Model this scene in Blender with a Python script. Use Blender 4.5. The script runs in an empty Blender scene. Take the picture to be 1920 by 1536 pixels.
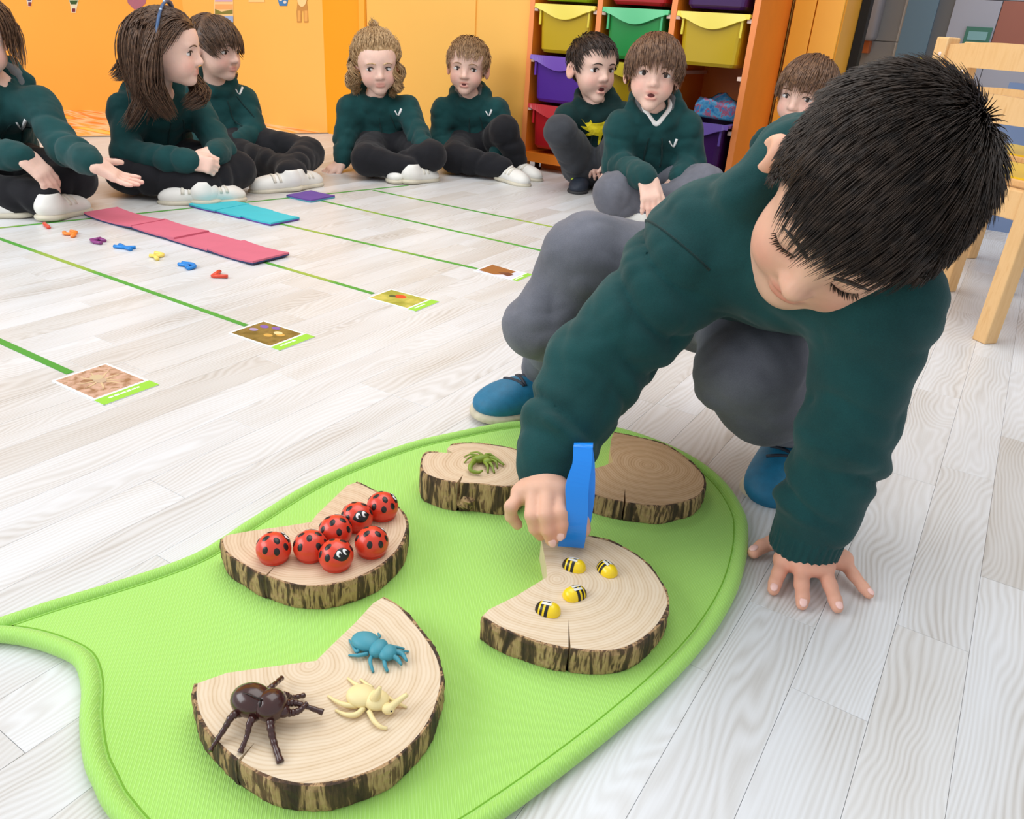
import bpy, bmesh, math, random
import numpy as np
from mathutils import Vector, Matrix

random.seed(7); np.random.seed(7)
SC = bpy.context.scene
COL = SC.collection
# ---------------------------------------------------------------- camera (world X = along tape lines, Y = along planks)
FOC, PITCH, ROLL, CAMH, YAW = 1453.0, math.radians(26.34), math.radians(4.02), 0.57, math.radians(59.08)
_cp, _sp, _cr, _sr = math.cos(PITCH), math.sin(PITCH), math.cos(ROLL), math.sin(ROLL)
_B = np.array([[math.sin(YAW), -math.cos(YAW), 0], [math.cos(YAW), math.sin(YAW), 0], [0, 0, 1.0]])
CF = _B @ np.array([0, _cp, -_sp]); _u0 = _B @ np.array([0, _sp, _cp]); _r0 = _B @ np.array([1.0, 0, 0])
CR = _cr * _r0 + _sr * _u0; CU = -_sr * _r0 + _cr * _u0
C0 = np.array([0, 0, CAMH])
def ray(px, py): return CF + CR * ((px - 960) / FOC) - CU * ((py - 768) / FOC)
def G(px, py, z=0.0):                      # point of the room at height z seen at a photo pixel
    d = ray(px, py); return C0 + d * ((z - CAMH) / d[2])
def Q(px, py, dep): return C0 + ray(px, py) * dep
def depth_of(w): return float((np.array(w) - C0) @ CF)
def proj(w):
    d = np.array(w) - C0; z = d @ CF
    return 960 + FOC * (d @ CR) / z, 768 - FOC * (d @ CU) / z
cam = bpy.data.cameras.new('camera'); camo = bpy.data.objects.new('camera', cam); COL.objects.link(camo)
cam.sensor_fit = 'HORIZONTAL'; cam.sensor_width = 36.0; cam.lens = 36.0 * FOC / 1920.0
cam.clip_start = 0.02; cam.clip_end = 60
camo.matrix_world = Matrix(((CR[0], CU[0], -CF[0], C0[0]), (CR[1], CU[1], -CF[1], C0[1]), (CR[2], CU[2], -CF[2], C0[2]), (0, 0, 0, 1)))
SC.camera = camo
# ---------------------------------------------------------------- light
world = bpy.data.worlds.new('world'); SC.world = world; world.use_nodes = True
world.node_tree.nodes['Background'].inputs[0].default_value = (0.93, 0.96, 1.0, 1)
world.node_tree.nodes['Background'].inputs[1].default_value = 0.62
def area(name, loc, target, sx, sy, power, col):
    l = bpy.data.lights.new(name, 'AREA'); l.shape = 'RECTANGLE'; l.size = sx; l.size_y = sy; l.energy = power; l.color = col
    o = bpy.data.objects.new(name, l); COL.objects.link(o); o.location = loc
    o.rotation_euler = (Vector(target) - Vector(loc)).to_track_quat('-Z', 'Y').to_euler(); return o
area('window_daylight', (-3.2, -1.6, 2.2), (-1.2, 1.6, 0.1), 3.2, 1.8, 75, (0.95, 0.98, 1.0))
area('ceiling_light_panel', (-0.9, 1.7, 2.75), (-0.9, 1.7, 0), 2.6, 2.6, 48, (1.0, 0.98, 0.95))
SC.view_settings.view_transform = 'Standard'; SC.view_settings.look = 'None'
SC.view_settings.gamma = 1.0; SC.view_settings.use_curve_mapping = False; SC.view_settings.exposure = 0.2

# ---------------------------------------------------------------- materials
def s2l(c): return tuple((x / 12.92 if x <= 0.04045 else ((x + 0.055) / 1.055) ** 2.4) for x in [v / 255.0 for v in c])
MATS = {}
def mat(name, rgb, rough=0.5, noise=0.0, nscale=30, bump=0.0, bscale=200, metal=0.0, spec=0.5, sheen=0.0, trans=0.0, sss=0.0, coat=0.0):
    if name in MATS: return MATS[name]
    m = bpy.data.materials.new(name); m.use_nodes = True; nt = m.node_tree; b = nt.nodes['Principled BSDF']
    c = s2l(rgb)
    b.inputs['Base Color'].default_value = (*c, 1); b.inputs['Roughness'].default_value = rough
    b.inputs['Metallic'].default_value = metal; b.inputs['Specular IOR Level'].default_value = spec
    if sheen: b.inputs['Sheen Weight'].default_value = sheen; b.inputs['Sheen Roughness'].default_value = 0.5
    if trans: b.inputs['Transmission Weight'].default_value = trans
    if coat: b.inputs['Coat Weight'].default_value = coat; b.inputs['Coat Roughness'].default_value = 0.1
    if sss:
        b.inputs['Subsurface Weight'].default_value = sss; b.inputs['Subsurface Radius'].default_value = (0.012, 0.005, 0.003); b.inputs['Subsurface Scale'].default_value = 0.6
    tc = nt.nodes.new('ShaderNodeTexCoord')
    if noise:
        n = nt.nodes.new('ShaderNodeTexNoise'); n.inputs['Scale'].default_value = nscale; n.inputs['Detail'].default_value = 4
        nt.links.new(tc.outputs['Object'], n.inputs['Vector'])
        r = nt.nodes.new('ShaderNodeValToRGB'); r.color_ramp.elements[0].position = 0.3; r.color_ramp.elements[1].position = 0.7
        r.color_ramp.elements[0].color = (*[v * (1 - noise) for v in c], 1); r.color_ramp.elements[1].color = (*[min(1, v * (1 + noise)) for v in c], 1)
        nt.links.new(n.outputs['Fac'], r.inputs['Fac']); nt.links.new(r.outputs['Color'], b.inputs['Base Color'])
    if bump:
        n = nt.nodes.new('ShaderNodeTexNoise'); n.inputs['Scale'].default_value = bscale; n.inputs['Detail'].default_value = 3
        nt.links.new(tc.outputs['Object'], n.inputs['Vector'])
        bp = nt.nodes.new('ShaderNodeBump'); bp.inputs['Strength'].default_value = bump; bp.inputs['Distance'].default_value = 0.002
        nt.links.new(n.outputs['Fac'], bp.inputs['Height']); nt.links.new(bp.outputs['Normal'], b.inputs['Normal'])
    MATS[name] = m; return m
class NT:                                   # short hand for node graphs
    def __init__(self, name, rough=0.5):
        self.m = bpy.data.materials.new(name); self.m.use_nodes = True; self.nt = self.m.node_tree
        self.b = self.nt.nodes['Principled BSDF']; self.b.inputs['Roughness'].default_value = rough
        MATS[name] = self.m
    def n(self, t, **kw):
        x = self.nt.nodes.new('ShaderNode' + t)
        for k, v in kw.items():
            if k in ('operation', 'blend_type', 'data_type', 'attribute_name', 'wave_type', 'bands_direction', 'rings_direction', 'noise_dimensions', 'feature', 'wave_profile', 'interpolation_type', 'voronoi_dimensions', 'distance', 'use_clamp'): setattr(x, k, v)
        return x
    def l(self, a, b): self.nt.links.new(a, b)
    def val(self, sock, v):
        if hasattr(v, 'links') or hasattr(v, 'is_linked'): self.l(v, sock)
        else: sock.default_value = v
    def math(self, op, a, b=0.0, c=None):
        x = self.n('Math', operation=op); self.val(x.inputs[0], a); self.val(x.inputs[1], b)
        if c is not None: self.val(x.inputs[2], c)
        return x.outputs[0]
    def noise(self, vec, scale, detail=3, rough=0.5, dist=0.0):
        x = self.n('TexNoise'); self.l(vec, x.inputs['Vector']); x.inputs['Scale'].default_value = scale; x.inputs['Detail'].default_value = detail
        x.inputs['Roughness'].default_value = rough; x.inputs['Distortion'].default_value = dist; return x.outputs['Fac']
    def mapping(self, vec, scale=(1, 1, 1), loc=(0, 0, 0), rot=(0, 0, 0)):
        x = self.n('Mapping'); self.l(vec, x.inputs['Vector']); x.inputs['Scale'].default_value = scale
        self.val(x.inputs['Location'], loc); x.inputs['Rotation'].default_value = rot; return x.outputs[0]
    def ramp(self, fac, stops):
        x = self.n('ValToRGB'); e = x.color_ramp.elements
        while len(e) < len(stops): e.new(0.5)
        for i, (p, c) in enumerate(stops): e[i].position = p; e[i].color = (*s2l(c), 1)
        self.val(x.inputs['Fac'], fac); return x.outputs['Color']
    def mix(self, fac, a, b, blend='MIX'):
        x = self.n('Mix', data_type='RGBA', blend_type=blend); self.val(x.inputs[0], fac)
        for s, v in ((x.inputs[6], a), (x.inputs[7], b)):
            if isinstance(v, tuple): s.default_value = (*s2l(v), 1)
            else: self.l(v, s)
        return x.outputs[2]
    def bump(self, h, strength=0.3, dist=0.002):
        x = self.n('Bump'); x.inputs['Strength'].default_value = strength; x.inputs['Distance'].default_value = dist
        self.l(h, x.inputs['Height']); self.l(x.outputs[0], self.b.inputs['Normal'])
    def color(self, c): self.l(c, self.b.inputs['Base Color'])

# ---------------------------------------------------------------- object helpers
def tag(o, label=None, cat=None, group=None, kind=None):
    if label: o['label'] = label
    if cat: o['category'] = cat
    if group: o['group'] = group
    if kind: o['kind'] = kind
    return o
def empty(name, loc=(0, 0, 0), rz=0.0, label=None, cat=None, group=None):
    o = bpy.data.objects.new(name, None); COL.objects.link(o); o.location = loc; o.rotation_euler = (0, 0, rz); o.empty_display_size = 0.02
    return tag(o, label, cat, group)
def link_mesh(name, me, m=None, parent=None, keep=False):
    if m is not None and not me.materials: me.materials.append(m)
    o = bpy.data.objects.new(name, me); COL.objects.link(o)
    if parent is not None:
        o.parent = parent
        if keep: o.matrix_parent_inverse = inv_of(parent)
    return o
def inv_of(parent):                        # world matrix of a parent made from loc/rot without waiting for the depsgraph
    M = Matrix.Identity(4); p = parent
    while p is not None:
        L = Matrix.LocRotScale(p.location, p.rotation_euler, p.scale)
        M = (p.matrix_parent_inverse @ L if p.parent else L) @ M; p = p.parent
    return M.inverted()
def mesh_from(verts, faces, smooth=True):
    me = bpy.data.meshes.new('m'); me.from_pydata([tuple(map(float, v)) for v in verts], [], faces); me.validate(); me.update()
    if smooth: me.polygons.foreach_set('use_smooth', np.ones(len(me.polygons), bool))
    return me
def pyobj(name, verts, faces, m, parent=None, smooth=True, keep=True):
    return link_mesh(name, mesh_from(verts, faces, smooth), m, parent, keep)
def bm_obj(name, bm, m, parent=None, smooth=False, keep=True):
    me = bpy.data.meshes.new(name); bmesh.ops.recalc_face_normals(bm, faces=bm.faces); bm.to_mesh(me); bm.free()
    if smooth: me.polygons.foreach_set('use_smooth', np.ones(len(me.polygons), bool))
    return link_mesh(name, me, m, parent, keep)
def box_bm(bm, lo, hi, bev=0.0, M=None):
    r = bmesh.ops.create_cube(bm, size=1.0); vs = r['verts']
    for v in vs:
        v.co = Vector([lo[i] + (v.co[i] + 0.5) * (hi[i] - lo[i]) for i in range(3)])
    if bev:
        es = list({e for v in vs for e in v.link_edges}); rr = bmesh.ops.bevel(bm, geom=es, offset=bev, segments=2, profile=0.5, affect='EDGES'); vs = list({v for f in rr['faces'] for v in f.verts} | set(v for v in vs if v.is_valid))
    if M is not None:
        bmesh.ops.transform(bm, matrix=M, verts=[v for v in vs if v.is_valid])
def box(name, lo, hi, m, parent=None, bev=0.0, M=None, smooth=False):
    bm = bmesh.new(); box_bm(bm, lo, hi, bev)
    if M is not None: bmesh.ops.transform(bm, matrix=M, verts=bm.verts[:])
    return bm_obj(name, bm, m, parent, smooth)
def spline(pts, n=8, closed=False):
    pts = [np.array(p, float) for p in pts]; N = len(pts); out = []
    rng = range(N if closed else N - 1)
    for i in rng:
        p1, p2 = pts[i], pts[(i + 1) % N]
        p0 = pts[i - 1] if (closed or i > 0) else 2 * p1 - p2
        p3 = pts[(i + 2) % N] if (closed or i + 2 < N) else 2 * p2 - p1
        for k in range(n):
            t = k / n
            out.append(0.5 * (2 * p1 + (p2 - p0) * t + (2 * p0 - 5 * p1 + 4 * p2 - p3) * t * t + (3 * p1 - p0 - 3 * p2 + p3) * t ** 3))
    if not closed: out.append(pts[-1])
    return out
def tube_geo(pts, rad, seg=8, flat=None, closed=False):
    pts = [np.array(p, float) for p in pts]; n = len(pts)
    if not hasattr(rad, '__len__'): rad = [rad] * n
    if len(rad) != n: rad = np.interp(np.linspace(0, 1, n), np.linspace(0, 1, len(rad)), rad)
    V, F = [], []; up = None
    for i in range(n):
        a = pts[(i - 1) % n] if closed else pts[max(i - 1, 0)]
        b = pts[(i + 1) % n] if closed else pts[min(i + 1, n - 1)]
        t = b - a; t = t / (np.linalg.norm(t) + 1e-12)
        if up is None: up = np.array([0, 0, 1.0]) if abs(t[2]) < 0.9 else np.array([1.0, 0, 0])
        s = np.cross(t, up); s /= np.linalg.norm(s) + 1e-12; up = np.cross(s, t)
        fl = 1.0 if flat is None else flat
        for k in range(seg):
            an = 2 * math.pi * k / seg
            V.append(pts[i] + rad[i] * (math.cos(an) * s + fl * math.sin(an) * up))
    m = n if closed else n - 1
    for i in range(m):
        for k in range(seg):
            j = (i + 1) % n
            F.append((i * seg + k, i * seg + (k + 1) % seg, j * seg + (k + 1) % seg, j * seg + k))
    if not closed:
        F.append(tuple(range(seg))[::-1]); F.append(tuple((n - 1) * seg + k for k in range(seg)))
    return V, F
def tube(name, pts, rad, m, parent=None, seg=8, flat=None, closed=False):
    V, F = tube_geo(pts, rad, seg, flat, closed); return pyobj(name, V, F, m, parent)
def prism(name, outline, z0, z1, m, parent=None, bev=0.0, smooth=False):
    bm = bmesh.new(); vs = [bm.verts.new((p[0], p[1], z1)) for p in outline]; f = bm.faces.new(vs)
    r = bmesh.ops.extrude_face_region(bm, geom=[f]); nv = [g for g in r['geom'] if isinstance(g, bmesh.types.BMVert)]
    for v in nv: v.co.z = z0
    if bev:
        es = [e for e in bm.edges if all(abs(v.co.z - z1) < 1e-6 for v in e.verts)]
        bmesh.ops.bevel(bm, geom=es, offset=bev, segments=2, profile=0.5, affect='EDGES')
    return bm_obj(name, bm, m, parent, smooth)
def ellip_geo(c, r, R=None, nu=16, nv=10, zmin=None):
    V, F = [], []; c = np.array(c, float); R = np.eye(3) if R is None else np.array(R)
    for j in range(nv + 1):
        th = math.pi * j / nv
        for i in range(nu):
            ph = 2 * math.pi * i / nu
            p = np.array([r[0] * math.sin(th) * math.cos(ph), r[1] * math.sin(th) * math.sin(ph), r[2] * math.cos(th)])
            if zmin is not None and p[2] < zmin: p[2] = zmin
            V.append(c + R @ p)
    for j in range(nv):
        for i in range(nu):
            a, b = j * nu + i, j * nu + (i + 1) % nu
            F.append((a, a + nu, b + nu, b))
    return V, F
def ellip(name, c, r, m, parent=None, R=None, nu=16, nv=10, zmin=None):
    V, F = ellip_geo(c, r, R, nu, nv, zmin); o = pyobj(name, V, F, m, parent); return o
def merge_geo(parts):
    V, F = [], []
    for v, f in parts:
        o = len(V); V += list(v); F += [tuple(i + o for i in q) for q in f]
    return V, F
# ================================================================ THE ROOM
WALL_Y = 3.52
M_wall = mat('wall_yellow_paint', (255, 196, 96), 0.42, 0.02, 3, spec=0.4)
M_pill = mat('orange_pillar_paint', (252, 170, 28), 0.42, 0.02, 3, spec=0.4)
M_ora = mat('orange_laminate', (240, 132, 36), 0.4, 0.05, 8)
M_edge = mat('orange_edge_band', (252, 150, 84), 0.4)
M_door = mat('yellow_laminate_door', (255, 182, 62), 0.4, 0.03, 6)
M_dark = mat('dark_gap', (16, 15, 16), 0.7)
# --- floor: a slab with every board a piece of its own
g = NT('whitewashed_board', 0.36)
geo = g.n('NewGeometry'); oi = g.n('ObjectInfo'); at = g.n('Attribute', attribute_name='rnd')
rnd = g.math('FRACT', g.math('ADD', oi.outputs['Random'], at.outputs['Fac']))
off = g.n('CombineXYZ'); g.l(g.math('MULTIPLY', rnd, 37.0), off.inputs[0]); g.l(g.math('MULTIPLY', rnd, 91.0), off.inputs[1]); g.l(g.math('MULTIPLY', rnd, 13.0), off.inputs[2])
va = g.n('VectorMath', operation='ADD'); g.l(geo.outputs['Position'], va.inputs[0]); g.l(off.outputs[0], va.inputs[1])
low = g.noise(g.mapping(va.outputs[0], (9.0, 2.6, 1)), 1.0, 2.0, 0.45, 0.35)
sep = g.n('SeparateXYZ'); g.l(va.outputs[0], sep.inputs[0])
ph = g.math('ADD', g.math('MULTIPLY', sep.outputs[0], 900.0), g.math('MULTIPLY', low, 120.0))
rings = g.math('MULTIPLY_ADD', g.math('SINE', ph), 0.5, 0.5)
fine = g.noise(g.mapping(va.outputs[0], (420, 9, 1)), 1.0, 3.0, 0.6)
blot = g.noise(g.mapping(va.outputs[0], (14, 2.2, 1)), 1.0, 3.0, 0.55)
c1 = g.ramp(g.math('MULTIPLY_ADD', g.math('MULTIPLY', rings, g.math('MULTIPLY_ADD', blot, 1.3, -0.15)), 0.72, g.math('MULTIPLY', fine, 0.36)), [(0.12, (229, 232, 236)), (0.5, (217, 218, 219)), (0.95, (189, 185, 180))])
c2 = g.ramp(blot, [(0.36, (255, 255, 255)), (0.62, (246, 243, 239)), (0.8, (236, 229, 221))])
c3 = g.mix(0.8, c1, c2, 'MULTIPLY')
tint = g.ramp(rnd, [(0.0, (255, 255, 255)), (0.5, (249, 249, 249)), (0.8, (250, 248, 245)), (1.0, (236, 232, 227))])
g.color(g.mix(1.0, c3, tint, 'MULTIPLY'))
g.bump(g.math('ADD', g.math('MULTIPLY', rings, -0.5), g.math('MULTIPLY', fine, -0.6)), 0.12, 0.0008)
M_board = g.m
M_slab = mat('floor_underlay', (186, 181, 175), 0.8)
floor = box('floor', (-4.75, -1.2, -0.05), (4.2, 5.4, -0.0125), M_slab); tag(floor, kind='structure')
PW = 0.0735
plank_me = mesh_from([(sx, sy, z) for z in (-0.012, -0.0003) for sx in (-.5, .5) for sy in (-.5, .5)] + [(sx, sy, 0.0) for sx in (-.4975, .4975) for sy in (-.4995, .4995)],
    [(0, 1, 3, 2), (0, 4, 5, 1), (2, 3, 7, 6), (0, 2, 6, 4), (1, 5, 7, 3), (8, 10, 11, 9), (4, 8, 9, 5), (6, 7, 11, 10), (4, 6, 10, 8), (5, 9, 11, 7)], False)
bmq = bmesh.new(); bmq.from_mesh(plank_me); bmesh.ops.recalc_face_normals(bmq, faces=bmq.faces); bmq.to_mesh(plank_me); bmq.free()
plank_me.materials.append(M_board)
forced = {0: [0.813, 1.255], -1: [0.646, 1.18], -2: [0.750, 1.22], 1: [0.974, 1.44], 2: [0.62, 1.1], -11: [0.904, 1.30], -12: [0.50, 0.904]}
boards = []
rg = random.Random(3)
for i in range(-62, 44):
    x0 = 0.0305 + i * PW; ys = [-0.6 + rg.random() * 0.4]
    if i in forced:
        ys += forced[i]
    while ys[-1] < 3.7: ys.append(ys[-1] + rg.choice([0.36, 0.44, 0.52, 0.6]) + rg.random() * 0.05)
    for a, b in zip(ys[:-1], ys[1:]):
        b = min(b, 3.75)
        if b - a < 0.03: continue
        cx, cy = x0 + PW / 2, (a + b) / 2
        size = 0.0
        for t in (0.1, 0.3, 0.5, 0.7, 0.9):
            w = (cx, a + (b - a) * t, 0); dd = depth_of(w)
            if dd < 0.25: continue
            px, py = proj(w)
            if -60 < px < 1980 and 200 < py < 1600: size += 1.0 / dd ** 2
        boards.append((size * (b - a), cx, cy, b - a))
boards.sort(reverse=True)
rv, rf, rr = [], [], []
for n, (s, cx, cy, L) in enumerate(boards):
    if n < 290:
        o = bpy.data.objects.new('plank', plank_me); COL.objects.link(o); o.parent = floor
        o.location = (cx, cy, 0); o.scale = (PW - 0.0003, L - 0.0003, 1)
    else:
        if cx < -3.2 or cx > 3.1: continue
        k = len(rv); rw, rl = PW / 2 - 0.0003, L / 2 - 0.0003
        rv += [(cx - rw, cy - rl, 0), (cx + rw, cy - rl, 0), (cx + rw, cy + rl, 0), (cx - rw, cy + rl, 0), (cx - rw, cy - rl, -.01), (cx + rw, cy - rl, -.01), (cx + rw, cy + rl, -.01), (cx - rw, cy + rl, -.01)]
        rf += [(k, k + 1, k + 2, k + 3), (k, k + 4, k + 5, k + 1), (k + 1, k + 5, k + 6, k + 2), (k + 2, k + 6, k + 7, k + 3), (k + 3, k + 7, k + 4, k)]
        rr += [rg.random()] * 8
rest = pyobj('more_planks', rv, rf, M_board, floor, False); rest['kind'] = 'stuff'
a = rest.data.attributes.new('rnd', 'FLOAT', 'POINT'); a.data.foreach_set('value', rr)
# --- walls (the shelf's footprint is needed to end them cleanly)
def x_at(px, py, Y):
    d = ray(px, py); t = (Y - C0[1]) / d[1]; return float((C0 + d * t)[0])
SY0 = 3.06
SX0, SX1 = x_at(977, 270, SY0), x_at(1428, 0, SY0)
_d = ray(1488, 0); SY1 = float(_d[1] * SX1 / _d[0])
def shelf_z(px, py): # height on the shelf's front plane under a photo pixel
    d = ray(px, py); t = (SY0 - C0[1]) / d[1]; return float((C0 + d * t)[2])
ZB1, ZB0 = shelf_z(995, 286), shelf_z(990, 302)
def wall_seg(name, p, q, h, m, t=0.1, z0=0.0):
    p, q = np.array(p[:2], float), np.array(q[:2], float); d = q - p; L = np.linalg.norm(d); d /= L; n = np.array([-d[1], d[0]])
    if n @ (-(p + q) / 2) > 0: n = -n            # thickness grows away from the camera
    o = [p, q, q + n * t, p + n * t]
    ob = prism(name, [(*v,) for v in o], z0, h, m); tag(ob, kind='structure'); return ob
H_W = 2.8
cA = G(614, 250)[:2]; cB = G(683, 262)[:2]; al = G(365, 212)[:2]; bl = G(130, 207)[:2]; th = G(135, 257)[:2]
dirb = (bl - al) / np.linalg.norm(bl - al)
bl2 = al + dirb * 3.4
wall_seg('wall_back', bl2, al, H_W, M_pill if False else mat('wall_orange_paint', (255, 184, 74), 0.42, 0.02, 3, spec=0.4))
wall_seg('wall_side', al, cA, H_W, M_wall)
pil = wall_seg('trim_1', cA, cB, H_W, M_pill, 0.18)
# alcove floor: bright striped vinyl
g = NT('striped_play_floor', 0.25)
tc = g.n('TexCoord'); st = g.noise(g.mapping(tc.outputs['Object'], (2.0, 9.0, 1), rot=(0, 0, 0.5)), 1.0, 2, 0.5, 0.6)
g.color(g.ramp(st, [(0.34, (255, 236, 214)), (0.45, (255, 170, 70)), (0.52, (250, 225, 190)), (0.58, (240, 120, 40)), (0.66, (255, 214, 90)), (0.75, (214, 226, 150))]))
thd = (th - cA) / np.linalg.norm(th - cA); th2 = cA + thd * 3.2
af = prism('floor_alcove', [cA, al, bl2, th2], -0.012, 0.002, g.m); tag(af, kind='structure')
n0 = np.array([-thd[1], thd[0]]); n0 = n0 if n0 @ (-cA) > 0 else -n0
tr = prism('trim_2', [cA, th2, th2 + n0 * 0.014, cA + n0 * 0.014], -0.005, 0.004, mat('grey_threshold', (150, 130, 112), 0.4)); tag(tr, kind='structure')
# wall with a door between pillar and shelf
cC = np.array([SX0 - 0.002, SY0 + 0.03])
wd = wall_seg('wall_centre', cB, cC, H_W, M_wall, 0.06)
def on_wall(p, q, s, z, out=0.0):            # s metres along p->q, out towards the camera
    d = (q - p) / np.linalg.norm(q - p); n = np.array([-d[1], d[0]]); n = n if n @ (-(p + q) / 2) > 0 else -n
    w = p + d * s + n * out; return np.array([w[0], w[1], z])
def strip(name, p, q, s0, s1, z0, z1, o0, o1, m, parent=None):
    pts = [on_wall(p, q, s0, 0, o0), on_wall(p, q, s1, 0, o0), on_wall(p, q, s1, 0, o1), on_wall(p, q, s0, 0, o1)]
    return prism(name, pts, z0, z1, m, parent, bev=0.0)
Lw = np.linalg.norm(cC - cB)
strip('door_frame', cB, cC, 0.0, 0.035, 0, 2.1, 0.0, 0.02, M_door, wd)
strip('door_panel', cB, cC, 0.04, Lw * 0.70, 0.02, 2.05, 0.0, 0.008, M_wall, wd)
wn = strip('window_1', cB, cC, Lw - 0.19, Lw - 0.01, 0.72, 1.5, 0.0, 0.02, M_ora); tag(wn, kind='structure')
strip('pane', cB, cC, Lw - 0.155, Lw - 0.012, 0.755, 1.46, 0.018, 0.024, mat('grey_glass_pane', (120, 124, 120), 0.15), wn)
# wall behind the shelf and the cupboard doors right of it
ws = wall_seg('wall_right', (SX0, SY1 + 0.012), (SX1, SY1 + 0.012), H_W, M_wall)
# ================================================================ TRAY SHELF
shelf = empty('tray_shelf', ((SX0 + SX1) / 2, SY0, 0), 0, 'orange tray shelf unit standing against the yellow wall', 'shelf')
ST = 0.022
colw = (SX1 - SX0 - 4 * ST) / 3
xs = [SX0 + i * (colw + ST) for i in range(4)]
def board(nm, lo, hi):
    o = box(nm, lo, hi, M_ora, shelf); return o
for i, x in enumerate(xs):
    o = board('upright' if 0 < i < 3 else 'side_panel', (x, SY0 + 0.004, ZB0), (x + ST, SY1, 1.5))
    box('edge_band', (x, SY0, ZB0), (x + ST, SY0 + 0.004, 1.5), M_edge, o)
bb = board('base_board', (SX0 + ST, SY0 + 0.002, ZB0), (SX1 - ST, SY1, ZB1))
board('top_board', (SX0, SY0, 1.5), (SX1, SY1, 1.525))
board('back_panel', (SX0, SY1 - 0.01, ZB0), (SX1, SY1, 1.5))
board('plinth', (SX0 + 0.05, SY0 + 0.10, 0.0), (SX1 - 0.05, SY0 + 0.12, ZB0 * 0.8))
M_foot = mat('dark_metal_foot', (60, 50, 48), 0.4, metal=0.6)
for x in (SX0 + 0.06, SX0 + 0.33, SX1 - 0.33, SX1 - 0.06):
    for y in (SY0 + 0.05, SY1 - 0.06):
        tube('leg', [(x, y, 0.0), (x, y, 0.008), (x, y, 0.0081), (x, y, ZB0 + 0.001)], [0.02, 0.02, 0.011, 0.011], M_foot, shelf, 10)
M_run = mat('white_tray_runner', (236, 206, 190), 0.5)
def plast(nm, c): return mat(nm, c, 0.28, 0.04, 4, spec=0.5, trans=0.12)
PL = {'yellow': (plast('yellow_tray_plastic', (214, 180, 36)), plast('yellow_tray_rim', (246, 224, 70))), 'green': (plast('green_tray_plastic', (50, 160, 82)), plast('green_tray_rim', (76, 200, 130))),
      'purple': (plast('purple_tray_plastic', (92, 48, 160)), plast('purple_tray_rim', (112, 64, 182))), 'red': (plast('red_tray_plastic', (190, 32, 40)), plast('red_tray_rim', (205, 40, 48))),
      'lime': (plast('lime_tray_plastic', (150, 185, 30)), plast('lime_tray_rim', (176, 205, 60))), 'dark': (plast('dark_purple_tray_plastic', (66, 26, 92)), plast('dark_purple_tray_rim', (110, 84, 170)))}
def tray(ci, ztop, h, colr, label, pull=0.0):
    x0 = xs[ci] + ST; x1 = x0 + colw; M, R = PL[colr]
    t = empty('storage_tray', ((x0 + x1) / 2, SY0 - pull, ztop - h), 0, label, 'tray', 'plastic trays in the orange shelf')
    w = colw / 2; fl = 0.028; yb = SY1 - SY0 - 0.03
    # body: tapered open box, with wall thickness
    V, F = [], []
    def ring(hw, y0, y1, z, r=0.02):
        pts = []
        for cx, cy, a0 in ((hw - r, y1 - r, 0), (-hw + r, y1 - r, 90), (-hw + r, y0 + r, 180), (hw - r, y0 + r, 270)):
            for k in range(4):
                an = math.radians(a0 + k * 30); pts.append((cx + r * math.cos(an), cy + r * math.sin(an), z))
        return pts
    prof = [(w - fl - 0.012, 0.020, yb - 0.012, 0.0), (w - fl - 0.004, 0.012, yb, 0.012), (w - fl + 0.002, 0.004, yb, h - 0.03), (w - fl + 0.004, 0.002, yb, h), (w - fl + 0.0015, 0.0045, yb - 0.0025, h), (w - fl - 0.006, 0.014, yb - 0.004, 0.014)]
    for q in prof: V += ring(*q)
    n = 16
    for j in range(len(prof) - 1):
        for k in range(n): F.append((j * n + k, j * n + (k + 1) % n, (j + 1) * n + (k + 1) % n, (j + 1) * n + k))
    F.append(tuple(range(n))[::-1]); F.append(tuple((len(prof) - 1) * n + k for k in range(n)))
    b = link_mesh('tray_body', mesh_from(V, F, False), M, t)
    # rim lip with the dipping grip in front
    V, F = [], []; m = 24
    for k in range(m + 1):
        s = -1 + 2 * k / m; x = s * (w - 0.006); dip = 0.022 + 0.032 * max(0.0, math.cos(s * math.pi / 2 * 1.25)) ** 1.2
        if abs(s) > 0.86: dip = 0.016
        V += [(x, -0.006, h + 0.002), (x, -0.010, h + 0.002 - dip), (x, -0.006, h - dip), (x, 0.006, h + 0.002)]
    for k in range(m):
        for j in range(4): F.append((k * 4 + j, k * 4 + (j + 1) % 4, (k + 1) * 4 + (j + 1) % 4, (k + 1) * 4 + j))
    F.append((0, 1, 2, 3)); F.append((4 * m + 3, 4 * m + 2, 4 * m + 1, 4 * m))
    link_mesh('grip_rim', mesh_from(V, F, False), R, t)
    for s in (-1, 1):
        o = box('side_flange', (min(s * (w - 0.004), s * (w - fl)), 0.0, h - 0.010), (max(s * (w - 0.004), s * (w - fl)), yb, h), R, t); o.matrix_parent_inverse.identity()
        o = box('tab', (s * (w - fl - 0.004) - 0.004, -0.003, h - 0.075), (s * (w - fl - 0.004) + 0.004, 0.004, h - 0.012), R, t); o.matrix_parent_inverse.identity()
    return t
def runner_pair(ci, z):
    x0 = xs[ci] + ST; x1 = x0 + colw
    for xa, xb in ((x0, x0 + 0.016), (x1 - 0.016, x1)):
        box('runner', (xa, SY0 + 0.002, z - 0.026), (xb, SY1 - 0.02, z - 0.0125), M_run, shelf)
HT = 0.245
zz = [shelf_z(1060, 12), shelf_z(1195, 18), shelf_z(1350, 22)]
zm = [shelf_z(1035, 106), shelf_z(1165, 118), shelf_z(1350, 128)]
zl = [shelf_z(1030, 196), 0, shelf_z(1340, 228)]
z1 = sum(zz) / 3; z2 = sum(zm[:2]) / 2; z3 = zl[0]
dz = z1 - z2; HTt = dz - 0.014
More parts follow.
